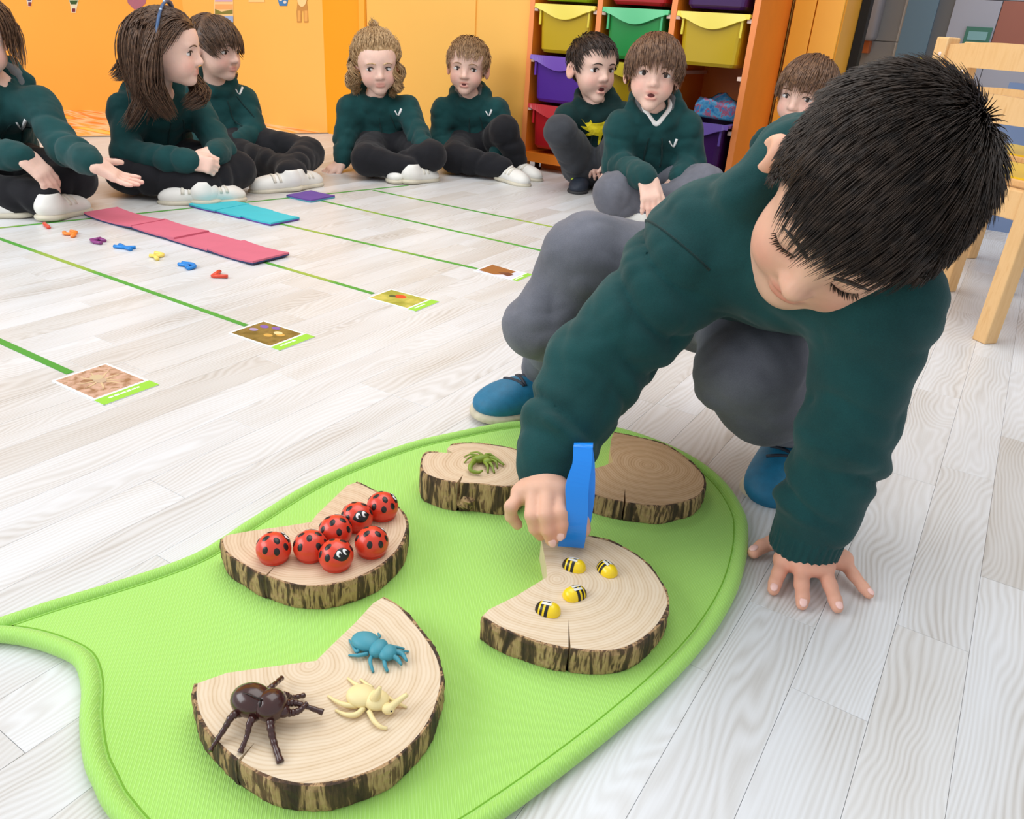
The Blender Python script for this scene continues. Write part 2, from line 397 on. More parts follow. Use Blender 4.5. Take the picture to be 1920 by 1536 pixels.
tray(0, z1, HTt, 'yellow', 'yellow plastic tray in the left column of the shelf, above a purple tray')
tray(1, z1, HTt, 'green', 'green plastic tray in the middle column of the shelf')
tray(2, z1, HTt, 'yellow', 'yellow plastic tray in the right column of the shelf, above the open compartment')
tray(0, z1 + dz, HTt, 'lime', 'lime green tray at the top edge, above the left yellow tray')
tray(1, z1 + dz, HTt, 'red', 'dark red tray at the top edge, above the green tray')
tray(2, z1 + dz, HTt, 'dark', 'dark purple tray at the top edge, above the right yellow tray')
tray(0, z2, HTt, 'purple', 'purple plastic tray in the left column between yellow and red trays', 0.01)
tray(1, z2, HTt, 'yellow', 'yellow plastic tray below the green tray, mostly behind two boys')
z3 = z2 - dz
tray(0, z3, min(HTt, z3 - ZB1 - 0.003), 'red', 'red plastic tray at the bottom left of the shelf')
tray(1, z3, min(HTt, z3 - ZB1 - 0.003), 'red', 'red plastic tray at the bottom middle of the shelf behind the boys')
zp = z3 + 0.01
pt = tray(2, zp, zp - ZB1 - 0.003, 'dark', 'scuffed dark purple tray holding a blue patterned packet', 0.03)
for ci in range(3):
    for z in (z1, z1 + dz, z2, z3): runner_pair(ci, z)
# blue packet in the purple tray
g = NT('blue_red_print', 0.5); tc = g.n('TexCoord')
g.color(g.ramp(g.noise(tc.outputs['Object'], 38, 3, 0.6), [(0.35, (36, 120, 190)), (0.5, (90, 170, 214)), (0.58, (190, 80, 110)), (0.66, (60, 140, 200))]))
bm = bmesh.new(); bmesh.ops.create_cube(bm, size=1.0); bmesh.ops.subdivide_edges(bm, edges=bm.edges[:], cuts=5, use_grid_fill=True)
for v in bm.verts:
    x, y, z = v.co; v.co = Vector((x * 0.17, y * 0.13, z * 0.07 + 0.012 * math.sin(x * 9 + y * 5) * (z + 0.5) - 0.02 * abs(x) * 2 * (z + .5)))
xc = (xs[2] + ST + xs[3]) / 2
pk = bm_obj('fabric_packet', bm, g.m, None, True); pk.location = (xc + 0.030, SY0 + 0.16, zp + 0.050); pk.rotation_euler = (0.12, 0.05, 0.1)
tag(pk, 'blue patterned packet lying in the dark purple tray', 'packet')
# things on the floor of that tray so the packet rests on something
# cupboard doors right of the shelf
cup = empty('cupboard', (-0.6, SY1, 0), 0, 'tall yellow cupboard with two doors beside the tray shelf', 'cupboard')
CY = SY1 - 0.02
xe = x_at(1588, 0, CY); xm = x_at(1512, 100, CY)
box('carcass', (SX1 + 0.012, CY + 0.02, 0.0), (xe, CY + 0.34, 2.2), M_door, cup)
box('door', (SX1 + 0.014, CY, 0.03), (xm - 0.002, CY + 0.018, 2.19), M_door, cup, 0.002)
box('door', (xm + 0.002, CY, 0.03), (xe - 0.004, CY + 0.018, 2.19), M_door, cup, 0.002)
# ================================================================ WASHROOM BEYOND THE DOORWAY, CHAIRS
BY = 4.75
M_tile = mat('grey_wall_tile', (206, 203, 202), 0.22, 0.05, 2)
M_tile2 = mat('lilac_grey_wall_tile', (186, 188, 204), 0.2, 0.05, 2)
M_red = mat('brick_red_wall_tile', (176, 108, 90), 0.25, 0.08, 3)
M_blue = mat('blue_grey_panel', (112, 142, 164), 0.35, 0.03, 2)
M_grout = mat('grout', (120, 120, 122), 0.8)
jb = box('door_1', (xe + 0.002, CY + 0.28, 0), (xe + 0.035, CY + 0.34, 2.2), M_dark); tag(jb, kind='structure')
bx0 = xe - 0.6
wb = box('wall_washroom', (bx0, BY, 0), (3.6, BY + 0.1, 2.4), M_grout); tag(wb, kind='structure')
wr = box('wall_far_right', (3.6, 1.6, 0), (3.7, BY + 0.1, 2.4), mat('pale_grey_paint', (186, 188, 194), 0.5, 0.03, 3)); tag(wr, kind='structure')
TS = 0.205
xb0 = x_at(1706, 0, BY); xb1 = x_at(1763, 0, BY)
tile_me = {}
def tile_mesh(m, w):
    if (m.name, w) not in tile_me:
        bm = bmesh.new(); box_bm(bm, (0.0015, -0.008, 0.0015), (w - 0.0015, 0, TS - 0.0015), 0.0015); bmesh.ops.recalc_face_normals(bm, faces=bm.faces)
        me = bpy.data.meshes.new('tile'); bm.to_mesh(me); bm.free(); me.materials.append(m); tile_me[(m.name, w)] = me
    return tile_me[(m.name, w)]
x = bx0; xr = x_at(1868, 30, BY)
while x < 3.5:
    w = TS
    for iz in range(0, 7):
        if x + w > xb0 and x < xb1: continue
        m = M_tile
        if x > xb1 - 0.01: m = M_tile2
        if x > xr - 0.12 and iz >= 3 and iz % 2 == 1: m = M_red
        o = bpy.data.objects.new('tile', tile_mesh(m, w)); COL.objects.link(o); o.parent = wb; o.location = (x, BY, 0.0 + iz * TS)
    x += TS
    if abs(x - xb0) < TS and x < xb0: x = xb0 - TS if x + TS > xb0 + 0.1 else x
box('panel', (xb0, BY - 0.03, 0), (xb1, BY, 2.4), M_blue, wb)
# framed green mirror tile
M_grn = mat('green_frame', (70, 130, 112), 0.3)
zf0 = 0.0
def on_plane_y(px, py, Y):
    d = ray(px, py); return C0 + d * ((Y - C0[1]) / d[1])
fa = on_plane_y(1806, 74, BY - 0.02); fb_ = on_plane_y(1862, 52, BY - 0.02)
fr = box('mosaic_panel', (fa[0], BY - 0.022, fa[2] - 0.02), (fb_[0], BY - 0.008, fb_[2]), M_grn); tag(fr, 'small green framed panel on the grey washroom tiles', 'panel')
box('inset', (fa[0] + 0.015, BY - 0.025, fa[2]), (fb_[0] - 0.015, BY - 0.021, fb_[2] - 0.02), mat('pale_teal_glass', (140, 190, 196), 0.1), fr)
# paper dispenser
da = on_plane_y(1592, 74, BY - 0.1); db = on_plane_y(1662, -20, BY - 0.1)
dsp = empty('paper_dispenser', ((da[0] + db[0]) / 2, BY - 0.06, da[2]), 0, 'grey plastic paper dispenser on the tiled washroom wall', 'dispenser')
hw = abs(db[0] - da[0]) / 2
o = box('housing', (-hw, -0.07, 0), (hw, 0.05, 0.42), mat('grey_dispenser_plastic', (156, 152, 158), 0.3), dsp, 0.02, smooth=True); o.matrix_parent_inverse.identity()
o = box('slot', (-hw * 0.5, -0.073, 0.004), (hw * 0.3, -0.05, 0.03), M_dark, dsp); o.matrix_parent_inverse.identity()
oa = on_plane_y(1600, 98, BY - 0.02); ob = on_plane_y(1636, 76, BY - 0.02)
ot = box('soap_box', (oa[0], BY - 0.07, oa[2]), (ob[0], BY - 0.008, ob[2]), mat('rust_orange_box', (186, 96, 44), 0.5, 0.1), None, 0.004)
tag(ot, 'small rust orange box under the grey paper dispenser', 'box')
# blue-grey low partition behind the chairs
pa = box('wall_partition', (x_at(1846, 300, 3.4), 3.4, 0), (2.9, 3.46, 0.5), mat('blue_painted_partition', (112, 132, 168), 0.4, 0.04, 3)); tag(pa, kind='structure')
# ---------------------------------------------------------------- chairs
g = NT('beech_wood', 0.38); tc = g.n('TexCoord')
gr = g.noise(g.mapping(tc.outputs['Object'], (8, 8, 1.2)), 9, 4, 0.6, 0.3)
g.color(g.ramp(gr, [(0.25, (222, 176, 118)), (0.55, (232, 190, 134)), (0.8, (212, 160, 98))])); M_beech = g.m
M_yel = mat('yellow_laminate_seat', (240, 200, 40), 0.3)
M_screw = mat('pale_screw_cap', (236, 214, 206), 0.4)
def chair(a, b, dep, zs, ht, label):
    """a, b: floor points of near and far back posts; dep: vector to the front legs."""
    a, b, dep = np.array(a[:2]), np.array(b[:2]), np.array(dep[:2]); w = b - a
    t = empty('child_chair', (a[0], a[1], 0), math.atan2(w[1], w[0]), label, 'chair', 'beech child chairs')
    W = np.linalg.norm(w); wx = w / W; nx = np.array([-wx[1], wx[0]]); sd = 1 if dep @ nx > 0 else -1; D = np.linalg.norm(dep); ps = 0.036
    def bx(nm, lo, hi, m=M_beech, bev=0.003, M=None):
        lo2 = (lo[0], min(sd * lo[1], sd * hi[1]), lo[2]); hi2 = (hi[0], max(sd * lo[1], sd * hi[1]), hi[2])
        o = box(nm, lo2, hi2, m, t, bev, M); o.matrix_parent_inverse.identity(); return o
    for x in (0, W):
        bx('back_post', (x - ps / 2, -ps / 2, 0), (x + ps / 2, ps / 2, ht))
        bx('leg', (x - ps / 2, D - ps / 2, 0), (x + ps / 2, D + ps / 2, zs - 0.02))
        bx('side_rail', (x - 0.011, ps / 2, zs - 0.075), (x + 0.011, D - ps / 2, zs - 0.02))
    bx('back_rail', (ps / 2, -0.013, zs - 0.08), (W - ps / 2, 0.013, zs - 0.02)); bx('front_rail', (ps / 2, D - 0.011, zs - 0.075), (W - ps / 2, D + 0.011, zs - 0.02))
    s = bx('seat', (-ps / 2 + 0.002, ps / 2 + 0.001, zs - 0.02), (W + ps / 2 - 0.002, D + 0.03, zs - 0.004), M_beech)
    o = box('seat_top', (0, min(sd * 0.022, sd * (D + 0.024)), zs - 0.004), (W, max(sd * 0.022, sd * (D + 0.024)), zs), M_yel, s); o.matrix_parent_inverse = Matrix.Identity(4)
    for z0, z1 in ((ht - 0.058, ht - 0.014), (ht - 0.160, ht - 0.112)):
        V, F = [], []; n = 12
        for k in range(n + 1):
            x = ps / 2 + (W - ps) * k / n; bow = sd * -0.018 * math.sin(math.pi * k / n)
            V += [(x, -0.012 + bow, z0), (x, 0.010 + bow, z0), (x, 0.010 + bow, z1 + 0.007 * math.sin(math.pi * k / n)), (x, -0.012 + bow, z1 + 0.007 * math.sin(math.pi * k / n))]
        for k in range(n):
            for j in range(4): F.append((k * 4 + j, k * 4 + (j + 1) % 4, k * 4 + 4 + (j + 1) % 4, k * 4 + 4 + j))
        F += [(0, 1, 2, 3), (4 * n + 3, 4 * n + 2, 4 * n + 1, 4 * n)]
        o = pyobj('backrest_rail', V, F, M_beech, t, False); o.matrix_parent_inverse.identity()
    for z in (ht - 0.035, ht - 0.075):
        V, F = ellip_geo((W - 0.004, -sd * ps / 2, z), (0.005, 0.002, 0.005), None, 10, 6); o = pyobj('screw_cap', V, F, M_screw, t); o.matrix_parent_inverse.identity()
    return t
pn = G(1845, 640); pf = Q(1780, 70, 1.77); ff = G(1830, 567)
hz = float(pf[2]); dv = ff[:2] - pf[:2]; wv = pf[:2] - pn[:2]; wn_ = wv / np.linalg.norm(wv); dv = dv - wn_ * (dv @ wn_)
def z_on_vertical(p, py):
    zs = np.linspace(0, 0.9, 901); e = [abs(proj((p[0], p[1], z))[1] - py) for z in zs]; return float(zs[int(np.argmin(e))])
seat_z = z_on_vertical(pn, 345)
chair(pn, pf, dv, seat_z, hz, 'beech child chair with two backrest rails nearest the boy in front')
f2 = G(1815, 482); sh = f2[:2] - (pf[:2] + dv)
chair(pn[:2] + sh, pf[:2] + sh, dv, seat_z, hz, 'beech child chair standing farther back behind the near chair')
yb = empty('yellow_bin', (*(Q(1762, 118, 3.3)[:2]), 0), 0, 'yellow plastic bin behind the wooden chairs', 'bin')
zt = float(Q(1738, 109, 3.3)[2])
V, F = [], []
for r, z in ((0.075, 0), (0.095, zt - 0.01), (0.102, zt - 0.01), (0.102, zt), (0.09, zt), (0.07, 0.012)):
    for k in range(24): V.append((r * math.cos(k * math.pi / 12), r * math.sin(k * math.pi / 12), z))
for j in range(5):
    for k in range(24): F.append((j * 24 + k, j * 24 + (k + 1) % 24, j * 24 + 24 + (k + 1) % 24, j * 24 + 24 + k))
F += [tuple(range(24))[::-1], tuple(120 + k for k in range(24))]
o = pyobj('bin_body', V, F, mat('yellow_bin_plastic', (244, 222, 20), 0.35), yb, False); o.matrix_parent_inverse.identity()
# ---------------------------------------------------------------- pictures on the orange wall (flat prints)
def decal(name, p, q, px0, py0, px1, py1, label, cat, base, items, group=None):
    """a paper cut-out lying on the wall line p-q; items = flat coloured shapes on it, in photo pixels"""
    p, q = np.array(p), np.array(q); d = (q - p) / np.linalg.norm(q - p); n = np.array([-d[1], d[0]]); n = n if n @ (-(p + q) / 2) > 0 else -n
    def hit(px, py, off):
        r = ray(px, py); o = p + n * off; t = ((o - C0[:2]) @ n) / (r[:2] @ n); return C0 + r * t
    def poly(pts, off, m, par, nm):
        f = [hit(x, y, off) for x, y in pts]; b = [hit(x, y, off) - np.array([*(n * 0.0012), 0]) for x, y in pts]; k = len(pts)
        F = [tuple(range(k)), tuple(range(k, 2 * k))[::-1]] + [(i, (i + 1) % k, k + (i + 1) % k, k + i) for i in range(k)]
        return pyobj(nm, f + b, F, m, par, False)
    root = poly(base[0], 0.002, base[1], None, name); tag(root, label, cat, group)
    for i, (pts, m, nm) in enumerate(items): poly(pts, 0.0034, m, root, nm)
    return root
def ell(cx, cy, rx, ry, n=18): return [(cx + rx * math.cos(2 * math.pi * k / n), cy + ry * math.sin(2 * math.pi * k / n)) for k in range(n)]
def rect(x0, y0, x1, y1): return [(x0, y0), (x1, y0), (x1, y1), (x0, y1)]
K = lambda nm, c: mat('print_' + nm, c, 0.6)
decal('balloon_picture', bl2, al, 0, 0, 0, 0, 'small hot-air balloon picture with dark basket near the left edge of the wall', 'picture', ([(47, -14), (63, -14), (60, 2), (57, 12), (53, 12), (50, 2)], K('white', (236, 226, 214))), [(rect(53, 4, 58, 11), K('maroon', (120, 40, 60)), 'basket'), ([(48, -12), (62, -12), (58, 1), (52, 1)], K('navy', (60, 60, 110)), 'balloon')])
decal('balloon_picture', bl2, al, 0, 0, 0, 0, 'green striped hot-air balloon picture with dark basket on the orange wall', 'picture', ([(124, -16), (152, -16), (146, 6), (142, 24), (134, 24), (131, 6)], K('cream', (236, 232, 200))), [([(127, -14), (149, -14), (146, 0), (130, 0)], K('green', (90, 150, 60)), 'balloon'), ([(130, 1), (146, 1), (143, 8), (133, 8)], K('dark_green', (50, 90, 40)), 'balloon_stripe'), (rect(135, 16, 141, 22), K('maroon', (120, 40, 60)), 'basket')])
decal('balloon_picture', bl2, al, 0, 0, 0, 0, 'mauve balloon picture above the girl with the headband', 'picture', ([(234, -20), (276, -20), (273, 6), (264, 15), (252, 18), (240, 6)], K('mauve', (176, 110, 130))), [])
WS = (al, cA)
decal('landscape_strip', *WS, 0, 0, 0, 0, 'column of small landscape pictures on the yellow wall', 'picture', (rect(401, -30, 437, 72), K('warm_white', (250, 214, 150))), [
    (rect(403, -26, 436, 3), K('lilac', (214, 180, 206)), 'picture_print'), (rect(403, 8, 436, 17), K('peach', (250, 180, 110)), 'picture_print'), ([(403, 17), (415, 22), (436, 18), (436, 26), (403, 27)], K('olive', (130, 130, 60)), 'picture_print'), (rect(404, 30, 437, 42), K('sky', (150, 180, 226)), 'picture_print'), ([(405, 42), (420, 44), (437, 42), (437, 47), (406, 46)], K('moss', (90, 120, 80)), 'picture_print'), (rect(407, 53, 438, 63), K('pale', (210, 215, 235)), 'picture_print'), (rect(410, 63, 438, 70), K('blue', (60, 110, 200)), 'picture_print')])
decal('photo_print', *WS, 0, 0, 0, 0, 'small brownish photo print beside the face of the girl behind', 'picture', ([(428, 100), (442, 104), (442, 123), (424, 119)], K('white', (236, 226, 214))), [([(433, 108), (441, 110), (441, 120), (431, 117)], K('brown', (150, 110, 110)), 'picture_print')])
decal('photo_print', *WS, 0, 0, 0, 0, 'small red and blue print low on the yellow wall', 'picture', ([(462, 206), (477, 209), (477, 230), (463, 226)], K('white', (236, 226, 214))), [(rect(464, 209, 476, 215), K('red', (214, 60, 40)), 'picture_print'), (rect(464, 217, 475, 225), K('blue', (60, 110, 200)), 'picture_print')])
decal('cup_picture', *WS, 0, 0, 0, 0, 'small blue cup picture at the top of the yellow wall', 'picture', ([(518, -12), (542, -12), (538, 11), (524, 11)], K('cup_blue', (60, 130, 190))), [(ell(526, -1, 3, 3), K('white', (236, 226, 214)), 'dot'), (ell(534, 4, 3, 3), K('white', (236, 226, 214)), 'dot')])
decal('drawing', *WS, 0, 0, 0, 0, 'yellow paper drawing at the top edge of the yellow wall', 'picture', (rect(466, -20, 496, 4), K('pale_yellow', (255, 214, 140))), [])
decal('figure_drawing', *WS, 0, 0, 0, 0, 'outlined paper figure with two legs at the top of the yellow wall', 'picture', ([(550, -10), (558, 2), (556, 22), (557, 42), (565, 42), (566, 20), (569, 20), (570, 42), (578, 42), (577, 20), (575, 2), (582, -10)], K('figure_brown', (206, 146, 70))), [(ell(566, -4, 9, 17), K('pale_yellow2', (255, 218, 150)), 'belly'), (rect(558.2, 20, 563.5, 40), K('tan', (240, 176, 90)), 'figure_leg'), (rect(571, 20, 576.4, 40), K('tan', (240, 176, 90)), 'figure_leg')])
# ================================================================ FLOOR: TAPE, CARDS, PADS, LETTERS
def tape_mat():
    g = NT('green_masking_tape', 0.55); tc = g.n('TexCoord')
    n = g.noise(g.mapping(tc.outputs['Object'], (2.6, 0.6, 1)), 1.0, 1, 0.4)
    g.color(g.ramp(n, [(0.40, (72, 152, 52)), (0.56, (82, 162, 56)), (0.60, (150, 176, 66)), (0.72, (160, 182, 72))])); return g.m
M_tape = tape_mat()
def tape(p, q, w, label):
    p, q = np.array(p[:2]), np.array(q[:2]); d = (q - p) / np.linalg.norm(q - p); n = np.array([-d[1], d[0]]) * w / 2
    o = prism('floor_tape', [p - n, q - n, q + n, p + n], 0.0001, 0.0009, M_tape); tag(o, label, 'tape', 'green tape lines on the floor')
TW = 0.012
tape((-2.6, 0.615), G(132, 700), TW * 1.15, 'green tape line leading to the spider card')
tape(G(-40, 434), G(462, 611), TW, 'green tape line leading to the bee card')
tape(G(250, 421), G(700, 551), TW, 'green tape line running under the pink pads to the ladybird card')
tape(G(362, 383), G(898, 505), TW, 'green tape line running under the turquoise pads to the ant card')
tape(G(560, 367), G(1036, 475), TW, 'green tape line from the purple pad to the brown card')
tape(G(700, 357), G(1110, 441), TW, 'green tape line ending behind the knee of the boy in front')
tape(G(-60, 434), G(765, 348), TW * 0.9, 'long green tape line crossing in front of the seated children')
# --- picture cards
M_white = mat('card_white', (250, 250, 248), 0.35); M_strip = mat('card_green_strip', (150, 214, 70), 0.4)
def blob_print(name, sc, stops):
    g = NT(name, 0.35); tc = g.n('TexCoord'); g.color(g.ramp(g.noise(tc.outputs['Object'], sc, 3, 0.5, 0.6), stops)); return g.m
def card(cpx, cpy, label, pmat, shapes, L=0.142, W=0.094, word=(), rz=0.03):
    c = G(cpx, cpy); t = empty('picture_card', (c[0], c[1], 0), rz, label, 'card', 'insect cards on the floor')
    o = prism('card_base', [(x * L / 2, y * W / 2) for x, y in ((-1, -.94), (-.96, -1), (.96, -1), (1, -.94), (1, .94), (.96, 1), (-.96, 1), (-1, .94))], 0.0002, 0.0012, M_white, t); o.matrix_parent_inverse.identity()
    ps = 0.105
    x0, x1 = -L / 2 + 0.005, -L / 2 + 0.005 + ps
    o = prism('photo_print', [(x0, -W / 2 + .005), (x1, -W / 2 + .005), (x1, W / 2 - .005), (x0, W / 2 - .005)], 0.0012, 0.0014, pmat, t); o.matrix_parent_inverse.identity(); ph = o
    for i, (pts, m, nm) in enumerate(shapes):
        o = prism(nm, [((x0 + x1) / 2 + x, y) for x, y in pts], 0.0014, 0.0016 + i * 0.00006, m, ph); o.matrix_parent_inverse.identity()
    o = prism('title_strip', [(x1 + .006, -W / 2), (L / 2, -W / 2), (L / 2, W / 2), (x1 + .006, W / 2)], 0.0012, 0.0015, M_strip, t); o.matrix_parent_inverse.identity(); st = o
    xm_ = (x1 + .006 + L / 2) / 2 - 0.003
    for (y0, y1, hh) in word:
        o = prism('lettering', [(xm_ - hh, y0), (xm_ + hh, y0), (xm_ + hh, y1), (xm_ - hh, y1)], 0.0015, 0.0017, M_white, st); o.matrix_parent_inverse.identity()
    return t
def leafs(c, ang, L, w): # tapered flat limb
    d = np.array([math.cos(ang), math.sin(ang)]); n = np.array([-d[1], d[0]]); c = np.array(c)
    return [tuple(c - n * w), tuple(c + d * L * 0.55 - n * w * 0.9 + n * 0.002), tuple(c + d * L), tuple(c + d * L * 0.55 + n * w * 0.9 + n * 0.002), tuple(c + n * w)]
MS = mat('spider_print', (216, 190, 150), 0.35); MB = mat('spider_body_print', (196, 172, 146), 0.35)
sp = [(leafs((0.008 * math.cos(a), 0.008 * math.sin(a)), a, L, 0.0018), MS, 'spider_leg') for a, L in ((0.35, .036), (0.75, .03), (1.5, .03), (2.2, .034), (2.9, .034), (3.5, .034), (4.3, .028), (5.0, .026), (5.8, .034))]
sp += [([(x * .012, y * .009) for x, y in ell(0, 0, 1, 1)], MB, 'spider_body'), ([(x * .011 - .014, y * .010 + .003) for x, y in ell(0, 0, 1, 1)], mat('spider_abdomen_print', (206, 186, 150), 0.35), 'spider_abdomen')]
word = [(-.030, -.022, .0022), (-.020, -.012, .0026), (-.010, -.001, .0022), (.001, .008, .0028), (.010, .017, .0022), (.019, .024, .0024)]
cc = lambda *p: (sum(a for a, _ in p) / len(p), sum(b for _, b in p) / len(p))
card(*cc((91, 715), (192, 684), (311, 719), (196, 758)), 'picture card of a pale spider on brown bark', blob_print('bark_print', 55, [(0.35, (150, 110, 80)), (0.48, (196, 158, 134)), (0.6, (214, 176, 156)), (0.72, (160, 126, 90))]), sp, 0.142, 0.098, word, 0.02)
fl = [([(x * .010 + dx, y * .007 + dy) for x, y in ell(0, 0, 1, 1)], m, nm) for dx, dy, m, nm in ((-.03, .022, mat('violet_print', (124, 92, 178), .35), 'flower'), (-.006, .030, mat('violet_print', (124, 92, 178), .35), 'flower'), (-.034, -.002, mat('lilac_print', (170, 150, 190), .35), 'flower'), (.010, -.006, mat('amber_print', (214, 168, 84), .35), 'bee_body'), (.026, .010, mat('amber_print', (214, 168, 84), .35), 'bee_body'), (.016, .014, mat('cream_print', (240, 214, 160), .35), 'bee_wing'))]
card(*cc((426, 622), (498, 605), (598, 633), (514, 656)), 'picture card of a bee with violet flowers', blob_print('olive_print', 40, [(0.35, (110, 92, 40)), (0.55, (142, 118, 60)), (0.7, (124, 96, 52))]), fl, 0.140, 0.092, word[:4], 0.03)
lb = [([(x * .015 - .006, y * .012 + .012) for x, y in ell(0, 0, 1, 1)], mat('red_print', (226, 70, 34), .35), 'ladybird_shell'), ([(x * .008 - .022, y * .007 + .004) for x, y in ell(0, 0, 1, 1)], mat('dark_print', (50, 80, 50), .35), 'ladybird_head')]
card(*cc((684, 557), (737, 544), (827, 568), (775, 583)), 'picture card of a red ladybird on a yellow green ground', blob_print('lime_print', 30, [(0.35, (206, 196, 96)), (0.55, (166, 168, 66)), (0.72, (140, 140, 50))]), lb, 0.138, 0.086, word[:4], 0.03)
an = [([(-.05, -.025), (.0, -.03), (.03, -.005), (.03, .03), (-.05, .042)], mat('ant_brown_print', (158, 100, 52), .35), 'ant_shape'), ([(.0, -.01), (.035, -.02), (.04, .0), (.02, .01)], mat('ant_dark_print', (110, 62, 48), .35), 'ant_head')]
card(*cc((889, 506), (923, 498), (1000, 516), (960, 528)), 'picture card of a brown ant on a pale blue ground', blob_print('paleblue_print', 25, [(0.3, (214, 222, 240)), (0.7, (232, 232, 242))]), an, 0.132, 0.078, word[:4], 0.03)
card(1060, 483, 'dark brown picture card half hidden behind the knee of the boy in front', blob_print('dark_brown_print', 30, [(0.3, (110, 80, 76)), (0.7, (150, 120, 112))]), [], 0.132, 0.078, (), 0.03)
# --- foam pads: two-coloured, slightly curled
def pad(px, py, rz, L, W, top, bot, label, z=0.0, curl=0.004, group=None):
    c = G(px, py); t = empty('foam_pad', (c[0], c[1], z), rz, label, 'pad', group)
    for nm, z0, z1, m in (('under_layer', 0.0, 0.004, bot), ('top_layer', 0.004, 0.0085, top)):
        V, F = [], []; n = 8
        for k in range(n + 1):
            s = -1 + 2 * k / n; dz = curl * (s * s)
            for y in (-W / 2, W / 2):
                V += [(s * L / 2, y, z0 + dz), (s * L / 2, y, z1 + dz)]
        for k in range(n):
            a = k * 4; F += [(a, a + 4, a + 6, a + 2), (a + 1, a + 3, a + 7, a + 5), (a, a + 1, a + 5, a + 4), (a + 2, a + 6, a + 7, a + 3)]
        F += [(0, 2, 3, 1), (4 * n, 4 * n + 1, 4 * n + 3, 4 * n + 2)]
        o = pyobj(nm, V, F, m, t, False); o.matrix_parent_inverse.identity()
M_pink = mat('pink_foam', (208, 106, 128), 0.75, 0.03, 20, 0.15, 400); M_navy = mat('navy_foam', (44, 56, 96), 0.8); M_cyan = mat('turquoise_foam', (62, 190, 204), 0.7, 0.03, 20); M_pur = mat('violet_foam', (104, 72, 158), 0.75, 0.03, 20); M_teal = mat('teal_foam', (84, 160, 178), 0.8)
gp = 'pink foam pads in a row'
pad(234, 414, 0.02, 0.215, 0.105, M_pink, M_navy, 'pink foam pad at the far end of the pink row, lying a little askew', 0, 0.006, gp)
pad(318, 436, 0.01, 0.190, 0.112, M_pink, M_navy, 'second pink foam pad of the row counted from the seated girls', 0.001, 0.004, gp)
pad(389, 456, -0.01, 0.185, 0.115, M_pink, M_navy, 'third pink foam pad of the row counted from the seated girls', 0, 0.001, gp)
pad(466, 478, 0.0, 0.170, 0.118, M_pink, M_navy, 'pink foam pad at the near end of the pink row', 0, 0.004, gp)
gc = 'turquoise foam pads in a row'
pad(412, 388, 0.02, 0.118, 0.135, M_cyan, M_pur, 'turquoise foam pad at the far end of the turquoise row', 0, 0.002, gc)
pad(457, 399, 0.0, 0.118, 0.125, M_cyan, M_pur, 'middle turquoise foam pad of the row', 0, 0.001, gc)
pad(508, 412, 0.0, 0.125, 0.112, M_cyan, M_pur, 'turquoise foam pad at the near end of the turquoise row', 0, 0.002, gc)
pad(583, 371, 0.02, 0.112, 0.115, M_pur, M_teal, 'single violet foam pad on the floor beyond the turquoise row', 0, 0.001)
# --- plastic magnetic letters lying on the floor
def letter(px, py, strokes, colr, nm, label, rz=0.0, s=0.03):
    c = G(px, py); t = empty('plastic_letter', (c[0], c[1], 0), rz, label, 'letter', 'coloured plastic letters on the floor')
    parts = []
    for st in strokes:
        pts = [(x * s, y * s, 0.0045) for x, y in st]
        parts.append(tube_geo(spline(pts, 4) if len(pts) > 2 else pts, 0.0055, 8, 0.8))
    V, F = merge_geo(parts); o = pyobj('letter_body', V, F, mat(nm, colr, 0.35), t); o.matrix_parent_inverse.identity()
letter(88, 426, [[(-.7, .5), (-.2, .1), (.2, -.1), (.7, -.5)]], (226, 76, 52), 'red_letter_plastic', 'small red plastic letter nearest the girl with the open hand', 0.3, 0.03)
letter(135, 441, [[(-.8, .4), (-.2, .5), (.1, 0), (-.3, -.4), (-.8, -.2)], [(.1, 0), (.6, -.1), (.9, -.5)]], (255, 140, 50), 'orange_letter_plastic', 'orange plastic letter on the floor')
letter(188, 455, [[(-.7, .5), (-.7, -.4)], [(-.7, -.3), (0, -.5), (.7, -.3)], [(-.6, .4), (.2, .3)]], (140, 56, 128), 'purple_letter_plastic', 'purple plastic letter between the orange and the blue letter')
letter(234, 467, [[(-.9, .4), (-.2, .1), (.9, -.2)], [(-.9, -.2), (-.1, -.1), (.7, .5)]], (24, 132, 214), 'blue_letter_plastic', 'blue X-like plastic letter beside the purple one', 0.2)
letter(293, 483, [[(-.8, .5), (0, .6), (.2, .1), (-.4, -.3)], [(-.2, .0), (.9, -.5)]], (250, 222, 110), 'yellow_letter_plastic', 'pale yellow plastic letter between two blue letters')
letter(350, 501, [[(-.8, .2), (0, .5), (.7, .2), (.8, -.5)], [(-.7, -.2), (0, .0), (.5, -.3)]], (24, 132, 214), 'blue_letter_plastic', 'blue curved plastic letter next to the red L')
letter(413, 518, [[(-.35, .75), (-.35, -.55)], [(-.35, -.55), (.75, -.35)]], (236, 74, 40), 'red_letter_plastic', 'red L-shaped plastic letter nearest the camera', 0.5)
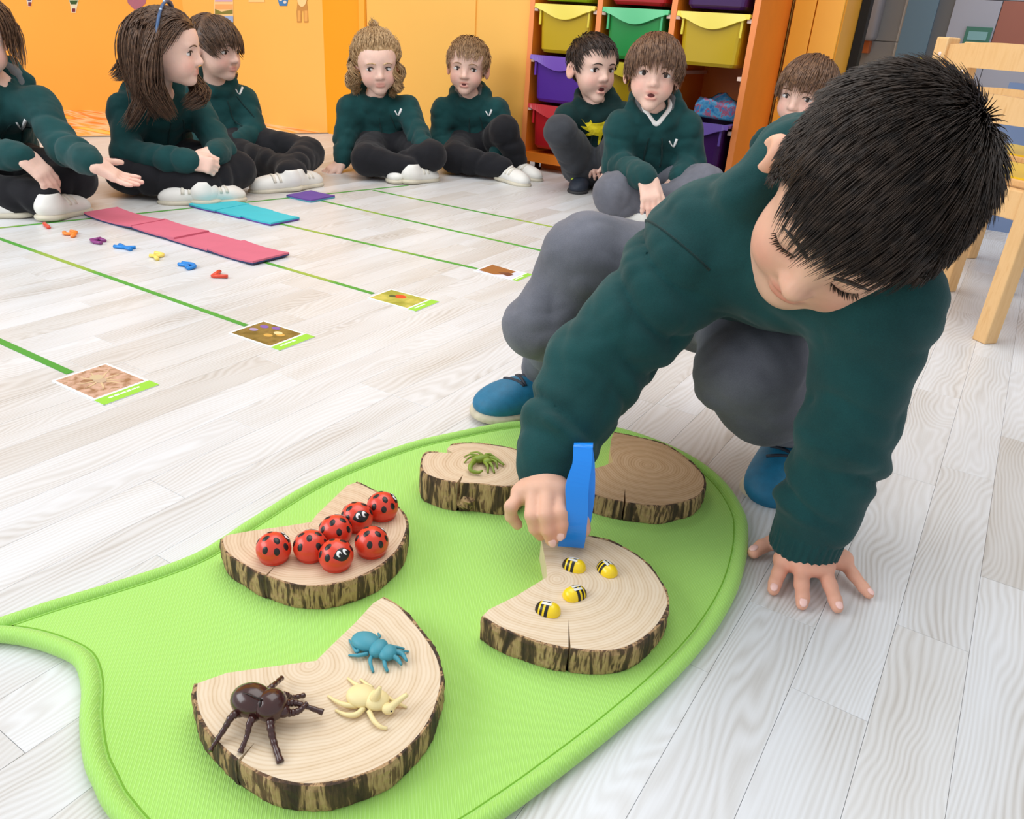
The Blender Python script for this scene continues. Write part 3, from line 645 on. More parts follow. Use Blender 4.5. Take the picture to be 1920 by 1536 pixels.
# ================================================================ GREEN MAT, WOOD SLICES, TOY INSECTS
g = NT('lime_fabric', 0.75); tc = g.n('TexCoord')
wv = g.n('TexWave', wave_type='BANDS', bands_direction='DIAGONAL'); g.l(tc.outputs['Object'], wv.inputs['Vector']); wv.inputs['Scale'].default_value = 130; wv.inputs['Distortion'].default_value = 0.6
w2 = g.n('TexWave', wave_type='BANDS', bands_direction='X'); g.l(g.mapping(tc.outputs['Object'], (1, 1, 1), rot=(0, 0, -0.7)), w2.inputs['Vector']); w2.inputs['Scale'].default_value = 190
mx = g.math('MULTIPLY', wv.outputs['Fac'], w2.outputs['Fac'])
big = g.noise(tc.outputs['Object'], 5, 2)
g.color(g.mix(mx, g.ramp(big, [(0.3, (158, 212, 92)), (0.7, (166, 220, 102))]), (180, 232, 124)))
g.bump(mx, 0.35, 0.0012); g.b.inputs['Sheen Weight'].default_value = 0.25
M_lime = g.m
top_edge = [(-70, 1188), (0, 1170), (100, 1137), (200, 1107), (300, 1075), (370, 1047), (415, 1020), (475, 980), (600, 905), (750, 845), (850, 820), (950, 801), (1040, 797), (1130, 805), (1225, 832), (1305, 870), (1360, 915), (1395, 970), (1402, 1015), (1395, 1070), (1375, 1130), (1330, 1205), (1260, 1285), (1160, 1375), (1060, 1455), (960, 1530), (850, 1602), (720, 1660), (560, 1695), (400, 1680), (280, 1620), (203, 1536), (177, 1487), (158, 1439), (150, 1366), (153, 1300), (139, 1254), (95, 1230), (47, 1215), (0, 1208), (-60, 1204)]
out = spline([G(x, y, 0.004)[:2] for x, y in top_edge], 6, True)
out = np.array(out); cen = out.mean(0)
def inset(poly, d):
    n = len(poly); r = []
    for i in range(n):
        t = poly[(i + 1) % n] - poly[i - 1]; t /= np.linalg.norm(t) + 1e-9; r.append(poly[i] + d * np.array([-t[1], t[0]]))
    return np.array(r)
area2 = sum(out[i][0] * out[(i + 1) % len(out)][1] - out[(i + 1) % len(out)][0] * out[i][1] for i in range(len(out)))
sg = 1 if area2 > 0 else -1
ZM = 0.011
gm = empty('floor_mat', (cen[0], cen[1], 0), 0, 'lime green leaf-shaped fabric mat lying on the wooden floor', 'mat')
i1 = inset(out, sg * 0.009)
mt = prism('mat_top', i1, 0.001, ZM, M_lime, gm)
i2 = inset(out, sg * 0.0085)
tube('edge_piping', [(p[0], p[1], 0.0085) for p in i2], 0.0085, M_lime, gm, 10, 0.98, True)
i3 = inset(out, sg * 0.0185)
tube('seam', [(p[0], p[1], ZM - 0.0006) for p in i3], 0.0011, mat('green_thread', (120, 176, 50), 0.8), gm, 6, None, True)
# --- wood
def wood_mats(name, c1, c2, c3):
    g = NT(name, 0.6); tc = g.n('TexCoord'); ob = tc.outputs['Object']
    vd = g.n('VectorMath', operation='MULTIPLY'); g.l(ob, vd.inputs[0]); vd.inputs[1].default_value = (1, 1, 0)
    ln = g.n('VectorMath', operation='LENGTH'); g.l(vd.outputs[0], ln.inputs[0])
    nz = g.noise(ob, 14, 2, 0.5); nz2 = g.noise(ob, 60, 3, 0.6)
    r = g.math('ADD', ln.outputs['Value'], g.math('MULTIPLY', nz, 0.022))
    ring = g.math('MULTIPLY_ADD', g.math('SINE', g.math('MULTIPLY', r, 1750.0)), 0.5, 0.5)
    ring2 = g.math('MULTIPLY_ADD', g.math('SINE', g.math('MULTIPLY', r, 420.0)), 0.5, 0.5)
    fac = g.math('ADD', g.math('MULTIPLY', g.math('POWER', ring, 2.0), 0.36), g.math('ADD', g.math('MULTIPLY', ring2, 0.22), g.math('MULTIPLY', nz2, 0.35)))
    g.color(g.ramp(fac, [(0.15, c1), (0.55, c2), (0.95, c3)])); g.bump(ring, 0.08, 0.0006); return g.m
def bark_mat():
    g = NT('bark', 0.85); tc = g.n('TexCoord'); ob = tc.outputs['Object']
    s1 = g.noise(g.mapping(ob, (60, 60, 9)), 1.0, 3, 0.6, 0.8); s2 = g.noise(g.mapping(ob, (240, 240, 22)), 1.0, 3, 0.6, 0.5)
    f = g.math('ADD', g.math('MULTIPLY', s1, 0.75), g.math('MULTIPLY', s2, 0.3))
    g.color(g.ramp(f, [(0.42, (58, 44, 34)), (0.51, (92, 70, 50)), (0.55, (168, 134, 96)), (0.60, (188, 156, 114)), (0.64, (112, 82, 60)), (0.75, (78, 58, 42))]))
    g.bump(f, 0.9, 0.004); return g.m
M_bark = bark_mat()
M_w1 = wood_mats('pale_ash_wood', (228, 210, 184), (219, 197, 166), (196, 168, 130)); M_w2 = wood_mats('tan_wood', (210, 178, 142), (196, 160, 120), (168, 130, 92)); M_w3 = wood_mats('pinkish_wood', (222, 198, 168), (212, 184, 152), (184, 150, 114))
def wood_slice(label, arc, notch, pith, th, m, cracks=(), seed=1, zb=ZM):
    """arc: photo pixels of the bark-covered rim of the top face; notch: pixels of the sawn cut-out from arc end back to arc start."""
    zt = zb + th; o = G(*pith, zt)
    t = empty('wood_slice', (o[0], o[1], zb), 0, label, 'wood slice', 'wood slices on the green mat')
    A = [G(x, y, zt)[:2] - o[:2] for x, y in arc]; A = spline(A, 6)
    rg = np.random.RandomState(seed)
    # cracks: narrow wedges cut into the rim
    res = []; L = len(A)
    marks = {}
    for (cx, cy, ix, iy, w) in cracks:
        p = G(cx, cy, zt)[:2] - o[:2]; k = int(np.argmin([np.linalg.norm(a - p) for a in A])); marks[k] = (G(ix, iy, zt)[:2] - o[:2], w)
    for k, a in enumerate(A):
        if k in marks and 0 < k < L - 1:
            tip, w = marks[k]; d = A[k + 1] - A[k - 1]; d /= np.linalg.norm(d)
            res += [(a - d * w / 2, 1), (tip, 2), (a + d * w / 2, 1)]
        else: res.append((a, 0))
    N = [G(x, y, zt)[:2] - o[:2] for x, y in notch]
    poly = [p for p, _ in res] + N
    bm = bmesh.new(); vt = [bm.verts.new((p[0], p[1], th)) for p in poly]; vb = [bm.verts.new((p[0], p[1], 0)) for p in poly]
    bm.faces.new(vt); bm.faces.new(vb[::-1]); n = len(poly)
    for i in range(n): bm.faces.new((vt[i], vb[i], vb[(i + 1) % n], vt[(i + 1) % n]))
    bmesh.ops.triangulate(bm, faces=[f for f in bm.faces if len(f.verts) > 4])
    d = bm_obj('wood_disc', bm, m, t, False, False)
    # bark: bands outside the rim, broken at the cracks, uneven
    runs, cur = [], []
    for p, f in res:
        if f == 2: runs.append(cur); cur = []
        else: cur.append(p)
    runs.append(cur)
    ar = sum(poly[i][0] * poly[(i + 1) % n][1] - poly[(i + 1) % n][0] * poly[i][1] for i in range(n)); s = -1 if ar > 0 else 1
    for run in runs:
        if len(run) < 3: continue
        V, F = [], []; q = len(run); NZ = 6
        for i, p in enumerate(run):
            a, b = run[max(i - 1, 0)], run[min(i + 1, q - 1)]; tt = b - a; tt = tt / (np.linalg.norm(tt) + 1e-9); nn = s * np.array([-tt[1], tt[0]])
            for j in range(NZ + 1):
                zf = j / NZ; of = 0.0024 + 0.0010 * rg.rand() + 0.0012 * math.sin(i * 0.37 + seed) * math.sin(i * 0.23 + 2 * seed) - (0.001 if j in (0, NZ) else 0)
                V.append((p[0] + nn[0] * of, p[1] + nn[1] * of, 0.0005 + zf * (th - 0.0005 + (0.0003 if j == NZ else 0))))
            V.append((p[0] - nn[0] * 0.0006, p[1] - nn[1] * 0.0006, th + 0.0003)); V.append((p[0] - nn[0] * 0.0006, p[1] - nn[1] * 0.0006, 0.0005))
        c = NZ + 3
        for i in range(q - 1):
            for j in range(NZ + 1): F.append((i * c + j, (i + 1) * c + j, (i + 1) * c + j + 1, i * c + j + 1))
            F.append((i * c + NZ + 2, i * c, (i + 1) * c, (i + 1) * c + NZ + 2)[::-1])
        o2 = link_mesh('bark', mesh_from(V, F, False), M_bark, t)
        bmx = bmesh.new(); bmx.from_mesh(o2.data); bmesh.ops.recalc_face_normals(bmx, faces=bmx.faces); bmx.to_mesh(o2.data); bmx.free()
    return t, zt
_, ZA = wood_slice('pale wood slice with three toy beetles on it', [(717, 1121), (743, 1134), (766, 1157), (794, 1191), (817, 1228), (827, 1265), (822, 1304), (805, 1350), (771, 1395), (723, 1432), (666, 1456), (595, 1470), (539, 1466), (482, 1446), (434, 1415), (397, 1378), (374, 1338), (367, 1304), (369, 1282)],
    [(425, 1262), (510, 1250), (593, 1239), (624, 1208), (666, 1168), (700, 1131)], (581, 1247), 0.029, M_w1, [(452, 1428, 478, 1392, 0.0028)], 3)
_, ZBt = wood_slice('pale wood slice carrying the red ladybirds', [(667, 905), (686, 912), (721, 932), (747, 952), (762, 978), (758, 1004), (741, 1035), (708, 1063), (664, 1085), (610, 1097), (566, 1098), (522, 1087), (478, 1070), (441, 1048), (422, 1031), (416, 1011)],
    [(424, 1004), (467, 996), (533, 987), (583, 979), (594, 965), (621, 939), (651, 910)], (592, 984), 0.030, M_w3, [(496, 1078, 519, 1058, 0.0024)], 5)
_, ZCt = wood_slice('pale wood slice carrying the yellow bees', [(1057, 1001), (1100, 1005), (1144, 1016), (1188, 1038), (1219, 1064), (1241, 1095), (1251, 1121), (1249, 1143), (1227, 1178), (1188, 1207), (1144, 1220), (1079, 1217), (1013, 1204), (947, 1180), (904, 1156)],
    [(917, 1143), (969, 1117), (1026, 1082), (1024, 1060), (1015, 1010)], (1044, 1086), 0.029, M_w1, [(1071, 1216, 1066, 1160, 0.0022)], 7)
_, ZDt = wood_slice('tan wood slice at the back of the mat behind the blue tweezers', [(1151, 811), (1192, 819), (1241, 832), (1276, 852), (1302, 874), (1319, 894), (1319, 916), (1306, 931), (1276, 942), (1241, 948), (1188, 944), (1140, 935), (1098, 922), (1060, 905)],
    [(1060, 890), (1096, 883), (1131, 874), (1149, 867), (1144, 846), (1146, 824)], (1215, 872), 0.027, M_w2, [(1169, 941, 1172, 915, 0.0022)], 9)
tE, ZEt = wood_slice('knotty wood slice with the green toy scorpion', [(845, 835), (872, 831), (900, 832), (955, 840), (978, 852), (985, 880), (975, 903), (950, 912), (900, 907), (860, 905), (820, 897), (795, 885), (791, 865), (800, 850), (822, 848)],
    [(850, 850), (838, 842)], (890, 868), 0.042, M_w3, [(862, 906, 868, 890, 0.004)], 11)
kn = G(874, 938, ZM + 0.012)
V, F = ellip_geo((kn[0], kn[1], ZM + 0.013), (0.016, 0.013, 0.0125), None, 14, 8)
V = [np.array(v) + 0.0012 * np.random.randn(3) for v in V]; V = [(v[0], v[1], max(v[2], ZM + 0.0002)) for v in V]
o = pyobj('branch_stub', V, F, M_bark, tE, False)
# --- ladybirds
M_lred = mat('red_ladybird_gloss', (222, 62, 38), 0.32, 0.03, 20, coat=0.3); M_blk = mat('black_gloss', (24, 22, 24), 0.35); M_wht = mat('white_gloss', (245, 245, 245), 0.35)
LR = 0.0185
def sph_dir(az, el): return np.array([math.cos(el) * math.cos(az), math.cos(el) * math.sin(az), math.sin(el)])
def dome_pt(d, k=1.0): # point on the dome surface in direction d
    return np.array([d[0] * LR * k, d[1] * LR * k, 0.0125 + d[2] * LR * 0.96 * k])
def cap_patch(az, el, ra, rb, tw, k=1.012, n=16, rings=3, fn=None):
    c = sph_dir(az, el); e = np.array([-math.sin(az), math.cos(az), 0]); u_ = np.cross(c, e); V, F = [dome_pt(c, k + 0.012)], []
    for r in range(1, rings + 1):
        for i in range(n):
            a = 2 * math.pi * i / n; rr = r / rings
            sx, sy = math.cos(a) * ra * rr, math.sin(a) * rb * rr
            if fn: sx, sy = fn(a, rr)
            sx, sy = sx * math.cos(tw) - sy * math.sin(tw), sx * math.sin(tw) + sy * math.cos(tw)
            d = c + e * sx + u_ * sy; d /= np.linalg.norm(d); V.append(dome_pt(d, k + 0.012 * (1 - rr ** 3) if r < rings else k - 0.01))
    for i in range(n): F.append((0, 1 + i, 1 + (i + 1) % n))
    for r in range(rings - 1):
        for i in range(n): F.append((1 + r * n + i, 1 + (r + 1) * n + i, 1 + (r + 1) * n + (i + 1) % n, 1 + r * n + (i + 1) % n))
    return V, F
prof = [(0.0001, 0.0), (0.0145, 0.0), (0.0155, 0.0012), (0.0156, 0.0035)] + [(LR * math.cos(a), 0.0125 + LR * 0.96 * math.sin(a)) for a in np.linspace(-0.52, math.pi / 2 - 0.001, 16)]
V, F = [], []; n = 28
for r, z in prof:
    for k in range(n): V.append((r * math.cos(2 * math.pi * k / n), r * math.sin(2 * math.pi * k / n), z))
for j in range(len(prof) - 1):
    for k in range(n): F.append((j * n + k, j * n + (k + 1) % n, (j + 1) * n + (k + 1) % n, (j + 1) * n + k))
me_body = mesh_from(V, F); me_body.materials.append(M_lred)
me_spots = []
for az, el in ((1.05, .45), (-1.05, .45), (1.75, .40), (-1.75, .40), (2.5, .5), (-2.5, .5), (1.5, 1.05), (-1.5, 1.05), (3.14, 1.15)):
    V, F = cap_patch(az, el, .17, .24, 0); q = mesh_from(V, F); q.materials.append(M_blk); me_spots.append(q)
def leaf_shape(a, rr):
    w = math.cos(a); h = math.sin(a); return (w * 0.66 * rr, h * 0.42 * rr * (1 - abs(w) ** 2.2 * 0.85))
V, F = cap_patch(0, .62, .5, .4, 0, 1.013, 24, 4, leaf_shape); me_face = mesh_from(V, F); me_face.materials.append(M_blk)
me_eye = []
for s in (1, -1):
    V, F = cap_patch(0.25 * s, .70, .15, .20, 0.0, 1.03, 14, 3); q = mesh_from(V, F); q.materials.append(M_wht); me_eye.append(q)
    V, F = cap_patch(0.25 * s + 0.06, .64, .075, .11, 0.0, 1.05, 12, 3); q = mesh_from(V, F); q.materials.append(M_blk); me_eye.append(q)
az_right = math.atan2(CR[1], CR[0])          # world azimuth of 'image right'
def ladybird(px, py, az, label):
    p = G(px, py + 26, ZBt); t = empty('ladybird', (p[0], p[1], ZBt + 0.0003), az_right + math.radians(az), label, 'ladybird', 'red ladybirds on the wood slice')
    p2 = G(px, py, ZBt + 0.0145); t.location = (p2[0], p2[1], ZBt + 0.0003)
    link_mesh('shell', me_body, None, t)
    for q in me_spots: link_mesh('spot', q, None, t)
    f = link_mesh('face_patch', me_face, None, t)
    for i, q in enumerate(me_eye): link_mesh('eye' if i % 2 == 0 else 'pupil', q, None, f)
ladybird(513, 1026, 38, 'red ladybird standing alone at the left end of the slice')
ladybird(582, 1022, 100, 'red ladybird second from the left with its face turned away')
ladybird(629, 993, 80, 'red ladybird in the middle, directly behind the frontmost one')
ladybird(669, 968, -58, 'red ladybird showing both white eyes in the back row')
ladybird(717, 948, 25, 'red ladybird farthest back at the top of the slice')
ladybird(697, 1015, 55, 'red ladybird at the right edge of the slice')
ladybird(630, 1039, -50, 'frontmost red ladybird showing both white eyes')
# --- bees
M_yb = mat('yellow_bee_gloss', (248, 214, 20), 0.3, 0.02, 20, coat=0.3); M_wing = mat('pale_wing_paint', (226, 226, 220), 0.35)
def bee_r(s):      # radius profile along the body, s -1 (tail) .. 1 (head)
    return 0.0098 * max(0.0, 1 - abs(s + 0.12) ** 2.6 / (1.12 ** 2.6 if s > 0 else 0.88 ** 2.6)) ** 0.5
def bee_shell(s0, s1, k, n=20, m=12, ph0=0.0, ph1=math.pi, end=True):
    V, F = [], []
    for i in range(m + 1):
        s = s0 + (s1 - s0) * i / m; r = max(bee_r(s) * k, 0.0002)
        for j in range(n + 1):
            a = ph0 + (ph1 - ph0) * j / n; V.append((s * 0.0135, r * math.cos(a), r * 1.05 * math.sin(a)))
    for i in range(m):
        for j in range(n): F.append((i * (n + 1) + j, i * (n + 1) + j + 1, (i + 1) * (n + 1) + j + 1, (i + 1) * (n + 1) + j))
    return V, F
def mk(Vf, m): q = mesh_from(*Vf); bmx = bmesh.new(); bmx.from_mesh(q); bmesh.ops.recalc_face_normals(bmx, faces=bmx.faces); bmx.to_mesh(q); bmx.free(); q.materials.append(m); return q
bee_parts = [('body', mk(merge_geo([bee_shell(-1, 1, 1.0, 20, 22), ([(-0.0135, 0, 0.0), (0.0135, 0, 0.0)], [])]), M_yb)), ('stripe', mk(bee_shell(-0.12, 0.12, 1.025, 20, 4), M_blk)), ('stripe', mk(bee_shell(0.3, 0.5, 1.03, 20, 4), M_blk)), ('head', mk(bee_shell(0.66, 0.995, 1.04, 20, 8), M_blk)),
    ('wing', mk(bee_shell(-0.25, 0.5, 1.055, 8, 8, 1.25, 1.55), M_wing)), ('wing', mk(bee_shell(-0.25, 0.5, 1.055, 8, 8, 1.7, 1.98), M_wing)), ('underside', mk(([(s * 0.0135, w * bee_r(s), 0.0001) for s in np.linspace(-1, 1, 21) for w in (-1, 1)], [(2 * i, 2 * i + 1, 2 * i + 3, 2 * i + 2) for i in range(20)]), M_yb))]
def bee(px, py, az, label):
    p = G(px, py, ZCt + 0.005); t = empty('toy_bee', (p[0], p[1], ZCt + 0.0002), az_right + math.radians(az), label, 'bee', 'yellow toy bees on the wood slice')
    for nm, q in bee_parts: link_mesh(nm, q, None, t)
bee(1077, 1057, 158, 'yellow and black bee just below the tweezers, head to the left')
bee(1139, 1064, 118, 'yellow and black bee farthest right on the slice')
bee(1078, 1110, 28, 'yellow and black bee with its head to the right')
bee(1028, 1139, 160, 'yellow and black bee nearest the left tip of its slice')
# --- toy beetles and scorpion: limbs are tubes through points given as (photo pixel, height above the slice)
def L3(pts, z0): return [G(x, y, z0 + h) for x, y, h in pts]
def critter(name, label, cat, z0, m, bodies, limbs, cpx, m2=None, knobs=False):
    c = G(*cpx, z0); t = empty(name, (c[0], c[1], z0), 0, label, cat)
    for nm, px, py, h, r, a, tilt in bodies:
        p = G(px, py, z0 + h); az = az_right + math.radians(a)
        Rm = np.array(Matrix.Rotation(az, 3, 'Z') @ Matrix.Rotation(-tilt, 3, 'Y'))
        ellip(nm, p, r, m, t, Rm, 20, 14)
    for nm, pts, rad in limbs:
        P3 = L3(pts, z0); S = spline(P3, 5); S = [(p[0], p[1], max(p[2], z0 + 0.0008)) for p in S]
        if knobs:
            rr = np.interp(np.linspace(0, 1, 4 * len(S)), np.linspace(0, 1, len(rad)), rad); S2 = [np.array([np.interp(x, range(len(S)), [q[i] for q in S]) for i in range(3)]) for x in np.linspace(0, len(S) - 1, 4 * len(S))]
            S, rad = S2, [r * (1 + .08 * math.sin(k * .75) * (k > 12)) for k, r in enumerate(rr)]
        tube(nm, S, rad, m2 or m, t, 8)
    return t
M_bb = mat('glossy_brown_plastic', (62, 28, 24), 0.25, 0.15, 25, coat=0.4, spec=0.5)
bt = critter('rhinoceros_beetle', 'large glossy dark brown toy beetle with a long horn', 'toy beetle', ZA, M_bb, [
    ('abdomen', 472, 1313, 0.019, (0.0185, 0.0148, 0.0130), -20, 0.1), ('thorax', 508, 1322, 0.019, (0.0135, 0.0140, 0.0125), -20, -0.1), ('head', 530, 1333, 0.0165, (0.0065, 0.0055, 0.005), -20, -0.2)],
    [('leg', [(462, 1334, .012), (437, 1342, .017), (420, 1368, .009), (400, 1398, .002), (394, 1408, .001)], [.0042, .0034, .0026, .0022, .0016, .0024]),
     ('leg', [(486, 1340, .012), (470, 1352, .016), (463, 1380, .008), (450, 1412, .001)], [.004, .0034, .0026, .002, .0024]),
     ('leg', [(510, 1338, .012), (507, 1358, .014), (513, 1390, .006), (526, 1430, .001)], [.004, .0036, .003, .0026, .003]),
     ('leg', [(498, 1300, .013), (512, 1286, .013), (528, 1272, .006)], [.0034, .003, .0022, .0024]),
     ('leg', [(522, 1308, .014), (535, 1303, .014), (548, 1308, .008), (571, 1304, .004)], [.003, .0028, .002, .0022]),
     ('horn', [(528, 1322, .018), (550, 1318, .016), (572, 1324, .014), (606, 1336, .010)], [.004, .0032, .0026, .002, .0026]),
     ('horn', [(528, 1336, .014), (545, 1337, .013), (562, 1332, .015), (576, 1318, .017)], [.0036, .003, .0026, .0018])], (490, 1345), None, True)
M_groove = mat('dark_groove', (26, 12, 12), .4); tube('wing_case_line', spline([G(x, y, ZA + z) for x, y, z in ((438, 1300, .024), (458, 1300, .0308), (478, 1307, .0325), (492, 1313, .030))], 5), .0006, M_groove, bt, 6)
tube('thorax_line', spline([G(x, y, ZA + z) for x, y, z in ((498, 1297, .022), (490, 1307, .028), (488, 1318, .029), (488, 1330, .024), (492, 1340, .017))], 5), .0008, M_groove, bt, 6)
M_tq = mat('matt_teal_rubber', (66, 150, 168), 0.5, 0.05, 30); 
critter('stag_beetle', 'small teal toy stag beetle with curved pincers', 'toy beetle', ZA, M_tq, [
    ('abdomen', 686, 1203, 0.0068, (0.0145, 0.0112, 0.0066), -22, 0), ('thorax', 710, 1216, 0.0066, (0.0082, 0.0108, 0.0064), -22, 0), ('head', 727, 1224, 0.006, (0.0084, 0.0098, 0.0056), -22, 0)],
    [('pincer', [(734, 1229, .006), (745, 1236, .005), (753, 1247, .004), (742, 1248, .004)][:3], [.0026, .0024, .0012]), ('pincer', [(738, 1222, .006), (753, 1226, .005), (763, 1240, .004)], [.0026, .0026, .0012]),
     ('leg', [(674, 1216, .004), (668, 1222, .005), (655, 1200, .001)], [.0018, .0016, .001]), ('leg', [(690, 1226, .004), (674, 1229, .005), (654, 1229, .001)], [.002, .0018, .001]), ('leg', [(698, 1229, .004), (694, 1240, .005), (700, 1261, .001)], [.002, .0018, .0012]),
     ('leg', [(720, 1236, .004), (722, 1248, .004), (727, 1260, .001)], [.002, .0018, .0014]), ('leg', [(704, 1198, .004), (712, 1194, .004), (709, 1188, .001)], [.0018, .0014, .001]), ('leg', [(728, 1212, .004), (745, 1214, .004), (758, 1217, .001)], [.0018, .0014, .001]), ('leg', [(730, 1217, .004), (752, 1221, .004), (766, 1222, .001)], [.0014, .0012, .0009])], (708, 1222))
M_cr = mat('matt_cream_rubber', (240, 222, 164), 0.5, 0.04, 30)
cb = critter('horned_beetle', 'small cream toy beetle with one upright horn', 'toy beetle', ZA, M_cr, [
    ('abdomen', 678, 1305, 0.0068, (0.0135, 0.0118, 0.0070), -10, 0), ('thorax', 706, 1313, 0.0068, (0.0112, 0.0104, 0.0066), -10, 0), ('head', 728, 1329, 0.006, (0.0058, 0.0052, 0.0046), -10, 0)],
    [('horn', [(703, 1310, .011), (708, 1300, .018), (713, 1288, .024)], [.0048, .0034, .0014]), ('horn', [(728, 1331, .006), (745, 1316, .010), (764, 1302, .013)], [.004, .0028, .0018]),
     ('leg', [(670, 1324, .004), (648, 1322, .005), (630, 1315, .003), (615, 1305, .001)], [.0024, .0022, .0016, .001]), ('leg', [(682, 1328, .004), (668, 1340, .004), (648, 1340, .003), (629, 1332, .001)], [.0026, .0024, .0018, .001]), ('leg', [(692, 1334, .004), (700, 1350, .004), (712, 1362, .003), (726, 1367, .001)], [.0024, .0022, .0018, .0014]),
     ('leg', [(690, 1294, .004), (668, 1284, .004), (652, 1272, .001)], [.0022, .0018, .001]), ('leg', [(698, 1290, .004), (686, 1282, .004), (676, 1274, .001)], [.0018, .0014, .001]), ('leg', [(722, 1304, .004), (740, 1316, .004), (763, 1327, .001)], [.0018, .0016, .001])], (695, 1318))
for ex, ey in ((722, 1326), (734, 1334)):
    p = G(ex, ey, ZA + 0.0088); ellip('eye', p, (0.0008, 0.0008, 0.0008), M_blk, cb, None, 8, 6)
M_ol = mat('olive_rubber', (128, 150, 48), 0.5, 0.08, 30)
critter('toy_scorpion', 'olive green toy scorpion on the knotty wood slice', 'toy scorpion', ZEt, M_ol, [('body', 902, 860, 0.006, (0.0135, 0.0062, 0.0052), 25, 0), ('head', 914, 865, 0.006, (0.006, 0.0055, 0.0045), -20, 0)],
    [('tail', [(890, 864, .007), (882, 874, .008), (884, 883, .005), (897, 886, .004), (905, 882, .008)], [.0036, .0032, .0026, .0022, .0012]),
     ('leg', [(894, 856, .005), (882, 857, .006), (870, 868, .001)], [.0016, .0014, .0008]), ('leg', [(896, 854, .005), (882, 852, .006), (870, 857, .001)], [.0016, .0014, .0008]), ('leg', [(904, 853, .005), (895, 848, .006), (882, 849, .001)], [.0016, .0014, .0008]),
     ('leg', [(908, 866, .005), (914, 874, .006), (915, 887, .001)], [.0022, .002, .0012]), ('leg', [(914, 866, .005), (922, 872, .006), (927, 887, .001)], [.0022, .002, .0012]), ('leg', [(918, 862, .005), (930, 866, .006), (933, 878, .001)], [.002, .0018, .001]),
     ('pincer', [(914, 858, .006), (928, 860, .006), (945, 872, .003)], [.0024, .0026, .0014]), ('pincer', [(910, 853, .006), (918, 852, .006), (930, 858, .004)], [.002, .002, .001])], (902, 870))
